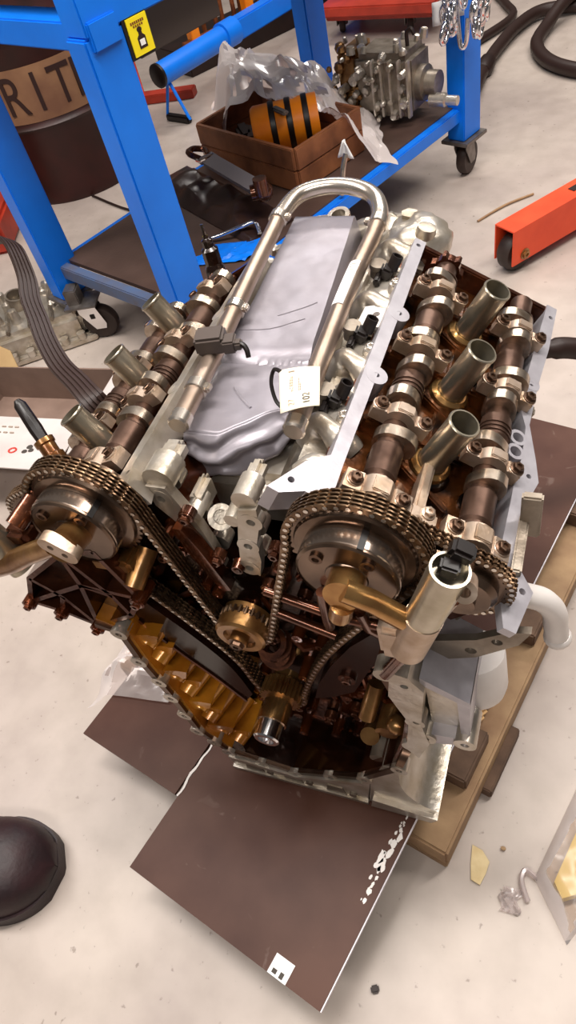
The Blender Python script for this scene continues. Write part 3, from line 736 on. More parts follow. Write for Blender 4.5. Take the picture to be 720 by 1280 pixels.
flap([(CW / 2 - .01, -CD / 2 - .01, CH + .004), (CW / 2 + .03, -CD / 2 + .02, CH + .004), (CW / 2 + .16, -CD / 2 - .12, CH + .06), (CW / 2 + .06, -CD / 2 - .17, CH + .06)], 'corner_web', 'carton_white')
def fl_pt(u, v, h=.003): return kp(-CW / 2 + CW * u, -CD / 2 - .20 * v, CH + .03 * v + h)
m = MB()
for r_ in range(2):
    for k in range(9):
        if k in (5,): continue
        a = fl_pt(.22 + .045 * k, .22 + .12 * r_); b = fl_pt(.245 + .045 * k, .22 + .12 * r_); m.tube([a, b], .0026, 4)
obj('carton_print', m, 'ink_faint', cb)
m = MB(); m.tube([fl_pt(.70 + .022 * math.cos(t), .68 + .045 * math.sin(t)) for t in [2 * PI * k / 16 for k in range(16)]], .0022, 5, closed=True); obj('carton_mark', m, 'ink_red', cb, label='red oval mark')
m = MB(); m.ball(fl_pt(.79, .60, .002), .009, 8, (1, 1, .12)); m.ball(fl_pt(.815, .66, .002), .008, 8, (1, 1, .12)); m.ball(fl_pt(.78, .69, .002), .008, 8, (1, 1, .12)); obj('carton_symbol', m, 'ink', cb, label='dark printed symbol')
m = MB()
for k in range(3):
    a = kp(CW / 2 + .05 + .03 * k, .04 - .01 * k, CH + .02 + .01 * k); m.box(a, (.02, .008, .002), RQ)
obj('carton_print', m, 'ink_faint', cb)
# ------------------------------------------------------------------ ribbed belt
BP = smooth_path([(-.292, .13, .60), (-.302, .122, .645), (-.345, .152, .648), (-.396, .187, .648), (-.445, .232, .652), (-.482, .273, .659), (-.52, .315, .667), (-.549, .358, .677), (-.58, .395, .70), (-.615, .425, .70), (-.66, .452, .69), (-.74, .47, .66), (-.87, .45, .55), (-1.02, .40, .33), (-1.16, .29, .12), (-1.26, .2, .004)], 5)
def upv(k):
    t = k / (len(BP) - 1); return Vector((.55, -.35, .75)).lerp(Vector((.2, .75, .5)), min(1, t * 1.15))
nb = len(BP); wd = [.036 * (1 - .25 * k / nb) for k in range(nb)]
m = MB(); m.ribbon(BP, [upv(k) for k in range(nb)], wd, .003)
bl = tag(obj('ribbed_belt', m, 'belt_rubber', smooth=60), 'dark ribbed drive belt looping up beside the left cylinder head', 'belt')
for r_ in range(5):
    pts = []; ups = []
    for k in range(nb):
        tg = (BP[min(k + 1, nb - 1)] - BP[max(k - 1, 0)]).normalized(); up = upv(k); up = (up - tg * up.dot(tg)).normalized(); sd3 = tg.cross(up)
        pts.append(BP[k] + sd3 * wd[k] * (-.4 + .2 * r_) + up * .0025); ups.append(up)
    m = MB(); m.ribbon(pts, ups, [w_ * .11 for w_ in wd], .003); obj('belt_rib', m, 'belt_rubber', bl)

# ------------------------------------------------------------------ boot, foam in tray, crumbs, clear bag
bt0 = Vector((-.50, -.395, 0))
bt = thing('work_boot', 'black work boot toe reaching in beside the long dark board', 'boot', bt0)
def last(u, v, z0, z1, grow=0.0):
    # u heel 0 .. toe 1, v around
    x = -.28 + .38 * u
    w_ = (.052 + .016 * math.sin(u * 3.0)) if u < .75 else (.066 * math.sqrt(max(0, 1 - ((u - .75) / .25) ** 2)) * .99 + .0005)
    return x, w_ + grow
def upper(u, v):
    x, w_ = last(u, v, 0, 0)
    t = PI * v; h = .075 + (.05 * max(0, (.55 - u)) / .55)
    if u > .75: h = .075 * (1 - ((u - .75) / .25) ** 2.6 * .75)
    return bt0 + Matrix.Rotation(.28, 3, 'Z') @ Vector((x * 1.1, 1.2 * w_ * math.copysign(abs(math.cos(t)) ** .7, math.cos(t)), .025 + h * math.sin(t) ** .8))
m = MB(); m.grid(upper, 40, 24); obj('upper', m, 'boot_black', bt, smooth=60)
m = MB(); prof = [(x * 1.1, w_ * 1.2) for x, w_ in [last(k / 30, 0, 0, 0, .004) for k in range(31)]]
RT = Matrix.Rotation(.28, 3, 'Z')
pl = [(x, w_) for x, w_ in prof] + [(x, -w_) for x, w_ in prof[::-1]]
m.prism(pl, 0, .03, fr=lambda u, v, w: bt0 + RT @ Vector((u, v, w))); obj('sole', m, 'boot_black', bt, smooth=50)
m = MB(); m.lathe([(.052, 0), (.056, .08), (.06, .2), (.055, .2), (.05, .0), (.052, 0)], bt0 + RT @ Vector((-.2, 0, .10)), (-.1, 0, 1), 20); obj('shaft', m, 'boot_black', bt, smooth=60)

fm = MB(); fm.prism([(.374, -.168), (.386, -.188), (.425, -.165), (.475, -.045), (.42, -.03), (.398, -.09)], .003, .03)
yf = tag(obj('yellow_foam', fm, 'yellow_foam'), 'pale yellow wedge wrapped in the clear tray on the floor', 'foam')
def tray(u, v):
    a = Vector((.347, -.165, 0)).lerp(Vector((.40, .0, 0)), u); b = Vector((.40, -.24, 0)).lerp(Vector((.52, -.03, 0)), u)
    p = a.lerp(b, v); e = min(v, 1 - v, u, 1 - u) * 7
    return Vector((p.x, p.y, .002 + .042 * min(1, e) ** .7 + .006 * noise.noise(p * 40) * min(1, e)))
m = MB(); m.grid(tray, 24, 18); tag(obj('clear_wrapper', m, 'clear_tray', smooth=40), 'clear plastic wrapper over the pale yellow wedge on the floor', 'wrapper')
m = MB(); m.tube(smooth_path([(.352, -.165, .006), (.334, -.158, .010), (.33, -.175, .01), (.342, -.2, .006)]), .004, 6); tag(obj('plastic_curl', m, 'clear_film'), 'curled clear plastic strip at the end of the wrapper', 'plastic strip')
m = MB(); m.grid(lambda u, v: Vector((.303 + .028 * u + .004 * math.sin(v * 9), -.222 + .035 * v, .003 + .012 * abs(noise.noise(Vector((u * 5, v * 5, 3)))))), 10, 10); tag(obj('crumpled_film', m, 'clear_film', smooth=20), 'small crumpled clear film lying left of the wrapper', 'plastic film')
m = MB(); m.prism([(.252, -.142), (.268, -.146), (.281, -.160), (.278, -.178), (.272, -.196), (.258, -.192), (.254, -.17)], .001, .004); tag(obj('paper_scrap', m, 'crumb'), 'torn cream paper scrap on the floor beside the pallet', 'scrap')
m = MB(); m.ball((.298, -.135, .004), .005, 7, (1, .7, .6)); tag(obj('wood_crumb', m, 'pallet_wood'), 'tiny tan crumb on the floor near the cream scrap', 'crumb')
m = MB(); m.box((.152, -.372, .004), (.012, .01, .007), Matrix.Rotation(.5, 3, 'Z'), bev=.002); tag(obj('dark_chip', m, 'dark_brown'), 'small dark chip on the floor off the near board corner', 'chip')
def bag(u, v):
    p = Vector((-.475, -.10, 0)).lerp(Vector((-.36, .14, 0)), u) + Vector((.19, .02, 0)) * v
    e = min(1, min(u, 1 - u, v, 1 - v) * 5)
    z = .118 if p.x > -.40 else .118 * max(0, 1 - (-.40 - p.x) * 9)
    return Vector((p.x + .01 * noise.noise(p * 30), p.y, z + .004 + e * (.02 + .05 * abs(noise.noise(p * 22)))))
m = MB(); m.grid(bag, 34, 26); tag(obj('clear_bag', m, 'clear_film', smooth=18), 'crumpled clear plastic bag on the shorter board under the engine', 'plastic bag')
# ------------------------------------------------------------------ the engine
CR = Vector((0, 0, 0.37))                  # crankshaft axis, runs along Y
engine = thing('engine', 'oily disassembled vee engine without covers standing on the dark boards', 'engine', (0, 0.1, 0.115))
S30, C30 = 0.5, math.cos(PI / 6)
def BK(s):
    n = Vector((s * S30, 0, C30)); l = Vector((s * C30, 0, -S30))
    return lambda a, y, r: CR + l * a + Vector((0, y, 0)) + n * r
def BN(s): return Vector((s * S30, 0, C30))
def FX(u, v, w): return Vector((u, w, v))   # front frame: (x, z, y)

# block between the banks
mb = MB(FX)
mb.prism([(-.155, .25), (-.13, .118), (.13, .118), (.165, .25), (.175, .5), (.05, .585), (0, .5), (-.05, .585), (-.175, .5)], -.06, .32)
obj('engine_block', mb, 'oil_dark', engine)
mb = MB(FX)
mb.prism([(-.15, .2), (-.125, .116), (.125, .116), (.16, .2), (.15, .25), (-.15, .25)], -.055, .34)
obj('oil_pan', mb, 'cast_dull', engine)

def egg(r, lift, ang, n=22):
    out = []
    for i in range(n):
        t = 2 * PI * i / n
        d = max(0, math.cos(t)) ** 2.2
        rr = r + lift * d
        out.append((rr * math.cos(t + ang), rr * math.sin(t + ang)))
    return out

def head(s, da, y0, ylen, tube_y, word):
    fr = BK(s); n = BN(s)
    h = MB(fr)
    sec = [(-.062, .222), (.085, .222), (.105, .29), (.105, .346), (-.103, .346), (-.1, .30)]
    h.prism(sec, -.068, ylen, fr=lambda u, v, w: fr(u, w, v))
    hd = obj('cylinder_head', h, 'oil_brown', engine, label=f'oily cylinder head of the bank {word}')
    # cavity floor with cross webs
    m = MB(fr)
    m.box((0, (ylen - .068) / 2, .3475), (.17, ylen + .06, .003))
    m.box((0 + da * .3, .14, .352), (.018, ylen - .02, .012), bev=.003)
    for y in (-.052, .05, .157, .262):
        if y < ylen: m.box((0, y, .357), (.165, .013, .022), bev=.003)
    for ty in tube_y:
        m.box((.0, ty + .03, .353), (.07, .008, .012), Matrix.Rotation(.5, 3, 'Z'), bev=.002)
        m.box((.0, ty - .03, .353), (.07, .008, .012), Matrix.Rotation(-.5, 3, 'Z'), bev=.002)
        m.lathe([(.0, 0), (.03, 0), (.027, .008), (.02, .011), (0, .011)], (da * .5, ty, .347), n, 20)
    obj('cavity_floor', m, 'head_floor', hd, label='golden brown cavity floor filmed with oil')
    m = MB(fr)
    for ty in tube_y:
        for a in (-.05, .055):
            for dy in (-.019, .019):
                m.cyl((a + da, ty + dy, .349), (a + da, ty + dy, .3525), .0135, n=14)
    obj('tappet', m, 'bore_dark', hd, kind='stuff')
    # spark plug tubes
    for ty in tube_y:
        t = MB(fr)
        t.tubewall((da * .5, ty, .352), (da * .5, ty, .432), .0158, .0142, 28)
        t.lathe([(.0158, 0), (.0166, .001), (.0166, .003), (.0158, .004), (.0158, 0)], (da * .5, ty, .428), n, 28)
        o = obj('spark_plug_tube', t, 'zinc_tube', engine, smooth=30)
        k = MB(fr); k.cyl((da * .5, ty, .352), (da * .5, ty, .36), .0141, n=20)
        obj('plug_well', k, 'bore_dark', o)
        k = MB(fr); k.lathe([(.0165, 0), (.0235, 0), (.0225, .006), (.0185, .009), (.0165, .009), (.0165, 0)], (da * .5, ty, .356), n, 24)
        obj('tube_collar', k, 'gold_bright', o)
    # camshafts
    caps = [y for y in (-.052, .05, .157, .262) if y < ylen]
    for a in (-.05 + da, .055 + da):
        inl = a < 0
        c = MB(fr)
        c.cyl((a, -.115, .375), (a, ylen - .02, .375), .0135, n=20)
        for ya, yb, r in ((-.03, .012, .0165), (.085, .12, .0165), (.192, .225, .0165)):
            if yb < ylen: c.lathe([(.0135, 0), (r, .003), (r, yb - ya - .003), (.0135, yb - ya)], (a, ya, .375), (0, 1, 0), 20)
        for y in (.092, .098, .104, .29, .298):
            if y < ylen: c.lathe([(.0135, -.002), (.018, -.001), (.018, .001), (.0135, .002)], (a, y, .375), (0, 1, 0), 20)
        cam = obj('camshaft', c, 'cam_shaft', engine, label=f"{'inner' if inl else 'outer'} brown camshaft of the bank {word}")
        lob = [(.024, .3), (.075, 2.0), (.126, 1.35), (.18, 3.6), (.234, 1.0), (.285, 2.6)] if inl else [(.022, 1.2), (.073, 2.6), (.136, 1.9), (.183, .6), (.243, 1.5), (.288, 3.0)]
        for y, ang in lob:
            if y > ylen - .02: continue
            q = MB(fr)
            q.prism([(a + u, .375 + v) for u, v in egg(.0185, .0085, ang)], y - .0065, y + .0065, fr=lambda u, v, w: fr(u, w, v))
            obj('cam_lobe', q, 'cam_lobe', cam, smooth=40)
        if inl:
            q = MB(fr); pts = []
            for i in range(36):
                r = .021 if i % 6 in (0, 1) else .0165
                pts.append((a + r * math.cos(2 * PI * i / 36), .375 + r * math.sin(2 * PI * i / 36)))
            q.prism(pts, ylen - .03, ylen - .018, fr=lambda u, v, w: fr(u, w, v))
            obj('trigger_wheel', q, 'oil_copper', cam)
        for y in caps:
            q = MB(fr)
            big = y < 0
            wy = .022 if big else .0145
            hw = .034 if big else .031
            arch = [(a - hw, .374), (a + hw, .374), (a + hw, .389), (a + .017, .391)]
            arch += [(a + .0165 * math.cos(t), .3835 + .0165 * math.sin(t)) for t in [PI * k / 8 for k in range(1, 8)]] + [(a - .017, .391), (a - hw, .389)]
            q.prism(arch, y - wy / 2, y + wy / 2, fr=lambda u, v, w: fr(u, w, v))
            q.box((a, y, .3995), (.017, wy * .8, .004), bev=.001)
            for d in (-.0245, .0245): q.lathe([(.0085, 0), (.0085, .0025), (.0075, .003)], (a + d, y, .389), n, 16)
            cp = obj('cam_cap', q, 'cap_alum', engine, smooth=30)
            for d in (-.0245, .0245):
                b = MB(); b.hexbolt(fr(a + d, y, .3915), n, .0058, .0065)
                obj('bolt', b, 'bolt_dark', cp, smooth=25)
    return hd

hR = head(1, 0.0, 0, .352, (.034, .142, .250), 'with the bare outer rim beside the orange jack')
hL = head(-1, 0.010, 0, .318, (0.0, .108, .216), 'beside the open carton and blue bench')

# sealing rims of the two heads
fr = BK(1)
m = MB(fr); sw = lambda u, v, w: fr(u, v, w)
m.prism([(-.146, -.093), (-.122, -.048), (-.102, -.028), (-.101, .352), (-.086, .352), (-.0855, .22), (-.0865, .205), (-.0865, .1), (-.0875, -.03), (-.087, -.06), (-.093, -.085), (-.112, -.08), (-.134, -.094)], .345, .378,
        holes=[(-.128, -.075, .0035), (-.094, .34, .003)])
for y in (.205, .098):
    m.prism([(-.087 + .0125 * math.cos(t), y + .0125 * math.sin(t)) for t in [2 * PI * i / 18 for i in range(18)]], .345, .3783, holes=[(-.087, y, .0032)])
obj('inner_rim', m, 'rim_silver', hR, smooth=30, label='bright machined inner sealing rim')
m = MB(fr)
m.prism([(.084, -.045), (.099, -.046), (.124, -.074), (.113, -.124), (.1, -.124), (.086, -.075)], .368, .3785, holes=[(.113, -.078, .0035)])
m.prism([(.084, -.046), (.0985, -.046), (.0985, -.012), (.107, -.008), (.107, .0), (.0995, .004), (.104, .028), (.113, .06), (.106, .088), (.092, .134), (.094, .198), (.1, .27), (.102, .352), (.088, .352), (.083, .28), (.079, .215), (.078, .18), (.079, .15), (.088, .128), (.09, .085), (.086, .05), (.086, .02), (.085, -.02)], .345, .378,
        holes=[(.101, .062, .003), (.086, .195, .003), (.0955, .33, .003)])
for y in (.087, .108):
    m.prism([(.0815 + .0105 * math.cos(t), y + .0105 * math.sin(t)) for t in [2 * PI * i / 18 for i in range(18)]], .36, .3782, holes=[(.0815, y, .0066)])
m.prism([(.086 + .0105 * math.cos(t), .198 + .0105 * math.sin(t)) for t in [2 * PI * i / 18 for i in range(18)]], .345, .3783, holes=[(.086, .198, .0035)])
obj('outer_rim', m, 'rim_silver', hR, smooth=30, label='bright machined outer sealing rim with two oval ports')
m = MB(fr); m.box((0, .347, .361), (.2, .01, .03), bev=.002); obj('rear_wall', m, 'oil_copper', hR)
m = MB(fr)
m.box((.0, -.055, .368), (.03, .03, .03), bev=.003); m.box((-.003, -.01, .36), (.012, .07, .03), bev=.003)
for p in ((-.006, -.062), (.004, -.046)): m.hexbolt(fr(p[0], p[1], .383), BN(1), .0055, .006)
obj('tensioner_block', m, 'cap_alum', hR)
m = MB(fr); m.box((.1035, .14, .30), (.004, .41, .09), bev=.001)
for y in (-.02, .09, .2, .3): m.box((.108, y, .31), (.012, .014, .07), bev=.003)
obj('exhaust_side', m, 'cast_dull', hR)

fr2 = BK(-1)
m = MB(fr2)
m.prism([(-.118, -.1), (-.105, -.07), (-.105, .318), (-.088, .318), (-.087, .12), (-.089, .06), (-.089, -.095)], .345, .378,
        holes=[(-.098, .05, .003), (-.098, .19, .003), (-.103, -.08, .003)])
for y in (.055, .19):
    m.prism([(-.093 + .0115 * math.cos(t), y + .0115 * math.sin(t)) for t in [2 * PI * i / 18 for i in range(18)]], .345, .3783, holes=[(-.093, y, .0035)])
obj('inner_rim', m, 'cast_silver', hL, smooth=30, label='machined inner sealing rim')
m = MB(fr2)
m.prism([(.088, -.068), (.103, -.068), (.103, .318), (.09, .318)], .345, .378, holes=[(.095, .0, .003), (.095, .15, .003)])
obj('outer_rim', m, 'cast_dull', hL, smooth=30)
m = MB(fr2); m.box((0, .313, .361), (.2, .01, .03), bev=.002); obj('rear_wall', m, 'oil_copper', hL)

# lifting eye at the far end of the left bank, sensor and brass plug at the front
m = MB(); q = fr2(-.025, .31, .38)
m.tube(smooth_path([q, q + Vector((-.002, .005, .02)), q + Vector((-.004, .008, .045)), q + Vector((-.006, .01, .06))]), [.014] * 6 + [.012] * 6 + [.008] * 4 + [.004] * 3, 10)
m.cyl(q + Vector((-.006, .01, .06)), q + Vector((-.0075, .012, .075)), .0025, n=8)
obj('lifting_bracket', m, 'oil_dark', engine)
m = MB(); p0 = Vector((-.268, -.01, .66)); p1 = Vector((-.345, .04, .69))
ax = Vector((-.06, .045, .062)).normalized(); p0 = Vector((-.262, -.018, .672))
m.lathe([(.0, 0), (.014, 0), (.014, .012), (.011, .014), (.011, .026), (.013, .028), (.013, .034), (0, .034)], p0, ax, 14, True)
sn = obj('cam_sensor', m, 'gold_alum', engine)
m = MB(); m.lathe([(0, .03), (.008, .032), (.009, .05), (.008, .085), (.004, .092), (0, .092)], p0, ax, 10, True)
obj('sensor_tip', m, 'black_plastic', sn)
m = MB(); m.hexbolt(p0 + Vector((.02, -.02, .0)), (-.3, -.2, .9), .008, .008); obj('bolt', m, 'bolt_dark', sn)
m = MB(); m.lathe([(0, 0), (.016, 0), (.016, .008), (.012, .012), (.012, .018), (0, .018)], fr2(.03, -.06, .385), BN(-1), 16)
m.box(fr2(.055, -.055, .38), (.05, .03, .02), bev=.004)
obj('brass_plug', m, 'gold_bright', engine)

# ---------------- valley: lower intake manifold wrapped in tape, fuel rail, injectors
m = MB()
m.box((-.02, .2, .635), (.11, .42, .08), bev=.012)
m.box((.075, .16, .70), (.05, .36, .016), Matrix.Rotation(math.radians(22), 3, 'Y'), bev=.004)
m.box((-.125, .15, .69), (.03, .33, .016), Matrix.Rotation(math.radians(-25), 3, 'Y'), bev=.004)
lm = obj('lower_intake_manifold', m, 'cast_silver', engine)
def blob_fn(c, r, sq, seed):
    def fn(u, v):
        th = PI * u; ph = 2 * PI * v
        d = Vector((math.sin(th) * math.cos(ph) * sq[0], math.sin(th) * math.sin(ph) * sq[1], math.cos(th) * sq[2]))
        k = 1 + .25 * noise.noise(d * 2.2 + Vector((seed, 0, 0)))
        return Vector(c) + d * r * k
    return fn
for i, y in enumerate((.0, .105, .215, .33)):
    m = MB(); m.tube(smooth_path([(.050, y + .03, .700), (.066, y + .035, .724), (.083, y + .025, .724), (.104, y + .015, .704)], 5), [.014 + .003 * math.sin(k * .6) for k in range(16)], 12)
    m.tube(smooth_path([(.055, y - .015, .705), (.075, y - .012, .719), (.098, y - .016, .712)], 5), .009, 10)
    m.box((.088, y + .055, .713), (.022, .018, .016), Matrix.Rotation(.4, 3, 'Z'), bev=.005)
    obj('intake_runner', m, 'cast_silver', lm, smooth=60)
for i, y in enumerate((.055, .165, .29)):
    m = MB(); B = Vector((.078, y, .722))
    m.prism([(.052, y - .028), (.092, y - .03), (.104, y - .012), (.1, y + .012), (.06, y + .012)], .712, .723)
    m.lathe([(0, 0), (.012, 0), (.010, .008), (.008, .012), (0, .012)], (.093, y - .014, .721), (0, 0, 1), 14)
    il = obj('injector_clamp', m, 'cast_silver', engine)
    m = MB(); m.hexbolt((.093, y - .014, .732), (0, 0, 1), .006, .006); obj('bolt', m, 'bolt_bright', il)
    m = MB(); m.box((.074, y + .012, .731), (.016, .018, .016), Matrix.Rotation(.5, 3, 'Y'), bev=.003)
    m.lathe([(.0075, 0), (.0075, .018), (.0055, .018), (.0055, .008), (0, .008)], (.080, y + .017, .732), (.45, .25, .85), 12)
    m.box((.066, y + .005, .728), (.008, .03, .01), bev=.002)
    ij = obj('injector_connector', m, 'black_plastic', engine)
    m = MB(); m.lathe([(0, 0), (.009, 0), (.009, .01), (.011, .012), (.011, .018), (0, .018)], (.06, y + .018, .722), (.2, 0, 1), 14); obj('injector_cup', m, 'cast_dull', ij)
m = MB(); m.prism([(.064, .196), (.098, .19), (.1, .214), (.09, .236), (.066, .23)], .726, .731, holes=[(.083, .216, .0045)])
obj('steel_tab', m, 'white_paint', lm)
m = MB()
for i in range(26):
    y = rnd.uniform(-.01, .4); x = rnd.choice((rnd.uniform(.06, .1), rnd.uniform(-.12, -.095)))
    m.lathe([(0, 0), (.008, 0), (.006, rnd.uniform(.006, .014)), (0, .012)], (x, y, .698), (rnd.uniform(-.3, .3), rnd.uniform(-.3, .3), 1), 10)
obj('casting_boss', m, 'cast_silver', lm, kind='stuff')
# rear silver casting beyond the tape
m = MB()
m.grid(blob_fn((.085, .42, .70), .042, (1.1, 1.2, .75), 3), 16, 22)
m.grid(blob_fn((.035, .455, .69), .04, (1.3, .8, .8), 11), 16, 22)
m.grid(blob_fn((-.06, .455, .69), .036, (1.3, .8, .8), 17), 16, 22)
m.lathe([(.010, 0), (.017, 0), (.016, .02), (.010, .02), (.010, 0)], (-.03, .452, .708), (0, -.2, 1), 18)
m.lathe([(0, 0), (.016, 0), (.012, .02), (0, .022)], (.1, .40, .715), (.3, 0, 1), 16)
m.box((.098, .345, .705), (.04, .05, .03), Matrix.Rotation(.4, 3, 'Y'), bev=.01)
m.lathe([(0, 0), (.012, 0), (.012, .012), (0, .012)], (.07, .45, .715), (.1, 0, 1), 6)
obj('coolant_outlet', m, 'cast_silver', engine)

def front_y(w):            # near edge of the tape, w 0 left .. 1 right
    return .003 if w < .42 else .003 + .055 * ((w - .42) / .58) ** 1.2
def tape_fn(u, v):
    # u 0 far .. 1 near, v -1..1 across
    w = (v + 1) / 2
    y = .435 + (front_y(w) - .435) * u
    t = max(0, min(1, (y + .02) / .45))
    xl = -.078 - .016 * t - (.020 * max(0, .12 - abs(y - .1)) / .12)
    xr = .045 - .043 * t - (.022 * max(0, (.09 - y)) / .09)
    x = xl + (xr - xl) * w
    e = abs(v)
    z = .7315 if y > .125 else .728
    # ragged overlap of the two tape pieces
    z -= .005 * math.exp(-((y - .118 - .02 * w) / .012) ** 2)
    if e > .93: z -= ((e - .93) / .07) * .038; x += math.copysign(.003 * (e - .93) / .07, v)
    z += .0006 * noise.noise(Vector((x * 60, y * 60, 3.1))) + .0012 * noise.noise(Vector((x * 22, y * 18, 9)))
    if y < .115:
        k = min(1, (.115 - y) / .03)
        z += k * (.006 * max(0, w - .35) * abs(math.sin((x * 34 - y * 30) + 1.5 * noise.noise(Vector((x * 20, y * 20, 0))))) + .002 * noise.noise(Vector((x * 30, y * 34, 4))))
    return Vector((x, y, z))
m = MB(); m.grid(lambda i, j: tape_fn(i, j * 2 - 1), 80, 44)
tp = obj('tape_cover', m, 'duct_tape', engine, smooth=40, solid=.0012, label='grey duct tape sealing the intake ports')
for y, a0, l in ((.175, -.75, 1.3), (.205, -.1, .8)):
    m = MB(); m.tube([tape_fn((.435 - y - .01 * k / 6) / .43, a0 + l * k / 6) + Vector((0, 0, .0008)) for k in range(7)], .0008, 5); obj('tape_crease', m, 'duct_tape', tp)
m = MB(); m.tube([tape_fn(.83 + .022 * k, -.22 + .10 * k) + Vector((0, 0, .0012)) for k in range(6)], .0016, 6); obj('tape_crease', m, 'duct_tape', tp)
BOT = [Vector(p) for p in ((-.090, .016, .672), (-.066, .0, .668), (-.040, -.003, .667), (-.012, .008, .668), (.008, .028, .672), (.019, .045, .682))]
def skirt(u, v):
    p = tape_fn(1, -1 + 2 * v) if 0.04 < v < .96 else tape_fn(1, -.92 if v < .5 else .92)
    k = v * 5; i = min(4, int(k)); q = BOT[i].lerp(BOT[i + 1], k - i)
    r = p.lerp(q, u)
    out = Vector((.1, -1, .2)) if v < .6 else Vector((.7, -.7, .2))
    f = .0045 * math.sin(u * 15 + v * 4 + 2 * noise.noise(Vector((v * 4, u * 2, 0)))) * min(1, u * 4)
    return r + out * (f + .012 * math.sin(u * 3.1)) + Vector((0, 0, .003 * math.sin(v * 21) * u))
m = MB(); m.grid(skirt, 30, 44); obj('tape_skirt', m, 'duct_tape', tp, smooth=50, solid=.0012)

path = smooth_path([(-.0735, -.006, .75), (-.08, .12, .75), (-.0905, .26, .75), (-.0965, .36, .75), (-.097, .405, .753), (-.082, .443, .76), (-.048, .458, .763), (-.008, .455, .763), (.026, .437, .76), (.044, .402, .755), (.0465, .36, .75), (.0455, .25, .75), (.0495, .12, .75), (.0545, .0, .75)], 8)
n_l = 26
m = MB(); m.tube(path, .0108, 16)
fl = obj('fuel_rail', m, 'rail_steel', engine, smooth=50)
m = MB(); m.tube(path[30:78], .01125, 16); obj('bent_pipe', m, 'pipe_bright', fl, smooth=50, label='brighter bent crossover pipe')
for p, d in ((path[0], path[0] - path[2]), (path[-1], path[-1] - path[-3])):
    m = MB(); d = d.normalized(); m.lathe([(.0108, -.012), (.0122, -.011), (.0122, .003), (.010, .005), (0, .005)], p, d, 18, True); obj('end_cap', m, 'pipe_bright', fl)
for k in (30, 12, 4, 77):
    p = path[k]; d = (path[k + 1] - path[k - 1]).normalized()
    m = MB(); m.lathe([(.011, -.007), (.0128, -.006), (.0128, .006), (.011, .007)], p, d, 18, True)
    m.box(p + Vector((.012 if p.x < 0 else -.012, 0, .002)), (.012, .012, .008), bev=.002)
    obj('rail_clamp', m, 'pipe_bright', fl)
# sticker wrapped on the right rail
m = MB()
def stick(u, v):
    i = 86 + u * 5.5; k = int(min(i, 101)); p = path[k].lerp(path[k + 1], i - k)
    d = (path[k + 1] - path[k]).normalized(); sd = Vector((1, 0, 0)); up = Vector((0, 0, 1))
    a = -1.0 + 1.5 * v
    return p + (sd * math.sin(a) + up * math.cos(a)) * .0113
m.grid(stick, 4, 8); st = obj('rail_label', m, 'paper_white', fl, label='white printed label', solid=.0003)
m = MB()
for k in range(3):
    a, b = stick(.1 + .07 * k, .3), stick(.1 + .07 * k, .75)
    m.tube([a + Vector((0, 0, .0004)), stick(.1 + .07 * k, .5) + Vector((0, 0, .0004)), b + Vector((0, 0, .0004))], .0006, 4)
# (printing is too faint to read: three soft lines)
obj('label_print', m, 'ink_faint', fl)
# paper tag hung over the right rail
TG = [Vector(p) for p in ((.0235, .0575, .774), (.067, .0635, .776), (.0825, .0095, .776), (.0445, -.0015, .773))]
def tagp(u, v, h=0.0):   # u across, v down
    p = (TG[0].lerp(TG[1], u)).lerp(TG[3].lerp(TG[2], u), v)
    return p + Vector((0, 0, .003 * math.sin(u * 2.6) - .002 * v * v + h))
m = MB(); m.grid(lambda i, j: tagp(i, j), 8, 8); pt = obj('paper_tag', m, 'paper', engine, smooth=60, solid=.0004, label='cream printed paper tag tied over the rail')
uu = (TG[3] - TG[0]).normalized(); xx = (TG[1] - TG[0]).normalized(); nn = xx.cross(-uu).normalized()
def tagM(u, v):
    p = tagp(u, v, .0008)
    ex = -uu; ey = (-xx + ex * xx.dot(ex)).normalized(); ez = ex.cross(ey)
    return Matrix.Translation(p) @ Matrix((ex, ey, ez)).transposed().to_4x4()
text_obj('tag_number', '102', .0105, tagM(.68, .8), 'ink', pt, .0001)
text_obj('tag_number', '27', .0095, tagM(.3, .84), 'ink_faint', pt, .0001)
m = MB()
for k in range(5):
    u = .27 + .035 * k + (.12 if k > 2 else 0)
    for j in range(6):
        if rnd.random() < .75:
            v = .22 + j * .065; p = tagp(u, v, .0006); q = tagp(u, v + .045, .0006); m.tube([p, q], .0006, 4)
p = tagp(.24, .1, .0007); q = tagp(.39, .1, .0007); m.tube([p, q], .0009, 4)
obj('tag_print', m, 'ink_faint', pt)
m = MB(); m.tube(smooth_path([(.026, .056, .774), (.015, .063, .770), (.012, .055, .758), (.018, .045, .742), (.03, .04, .735)]), .0022, 8); obj('tag_tie', m, 'black_plastic', pt)
# unplugged connector clipped on the left rail
m = MB(); R = Matrix.Rotation(.25, 3, 'Z')
m.box((-.078, .108, .768), (.034, .028, .022), R, bev=.003)
m.box((-.055, .107, .766), (.016, .02, .016), R, bev=.002); m.box((-.044, .106, .766), (.01, .012, .01), R, bev=.002)
hc = obj('wiring_connector', m, 'grey_plastic', engine, label='dark unplugged wiring connector')
m = MB(); m.tube(smooth_path([(-.042, .106, .767), (-.037, .105, .766), (-.033, .102, .762), (-.031, .098, .755)]), .003, 8); obj('wire_stub', m, 'black_plastic', hc)

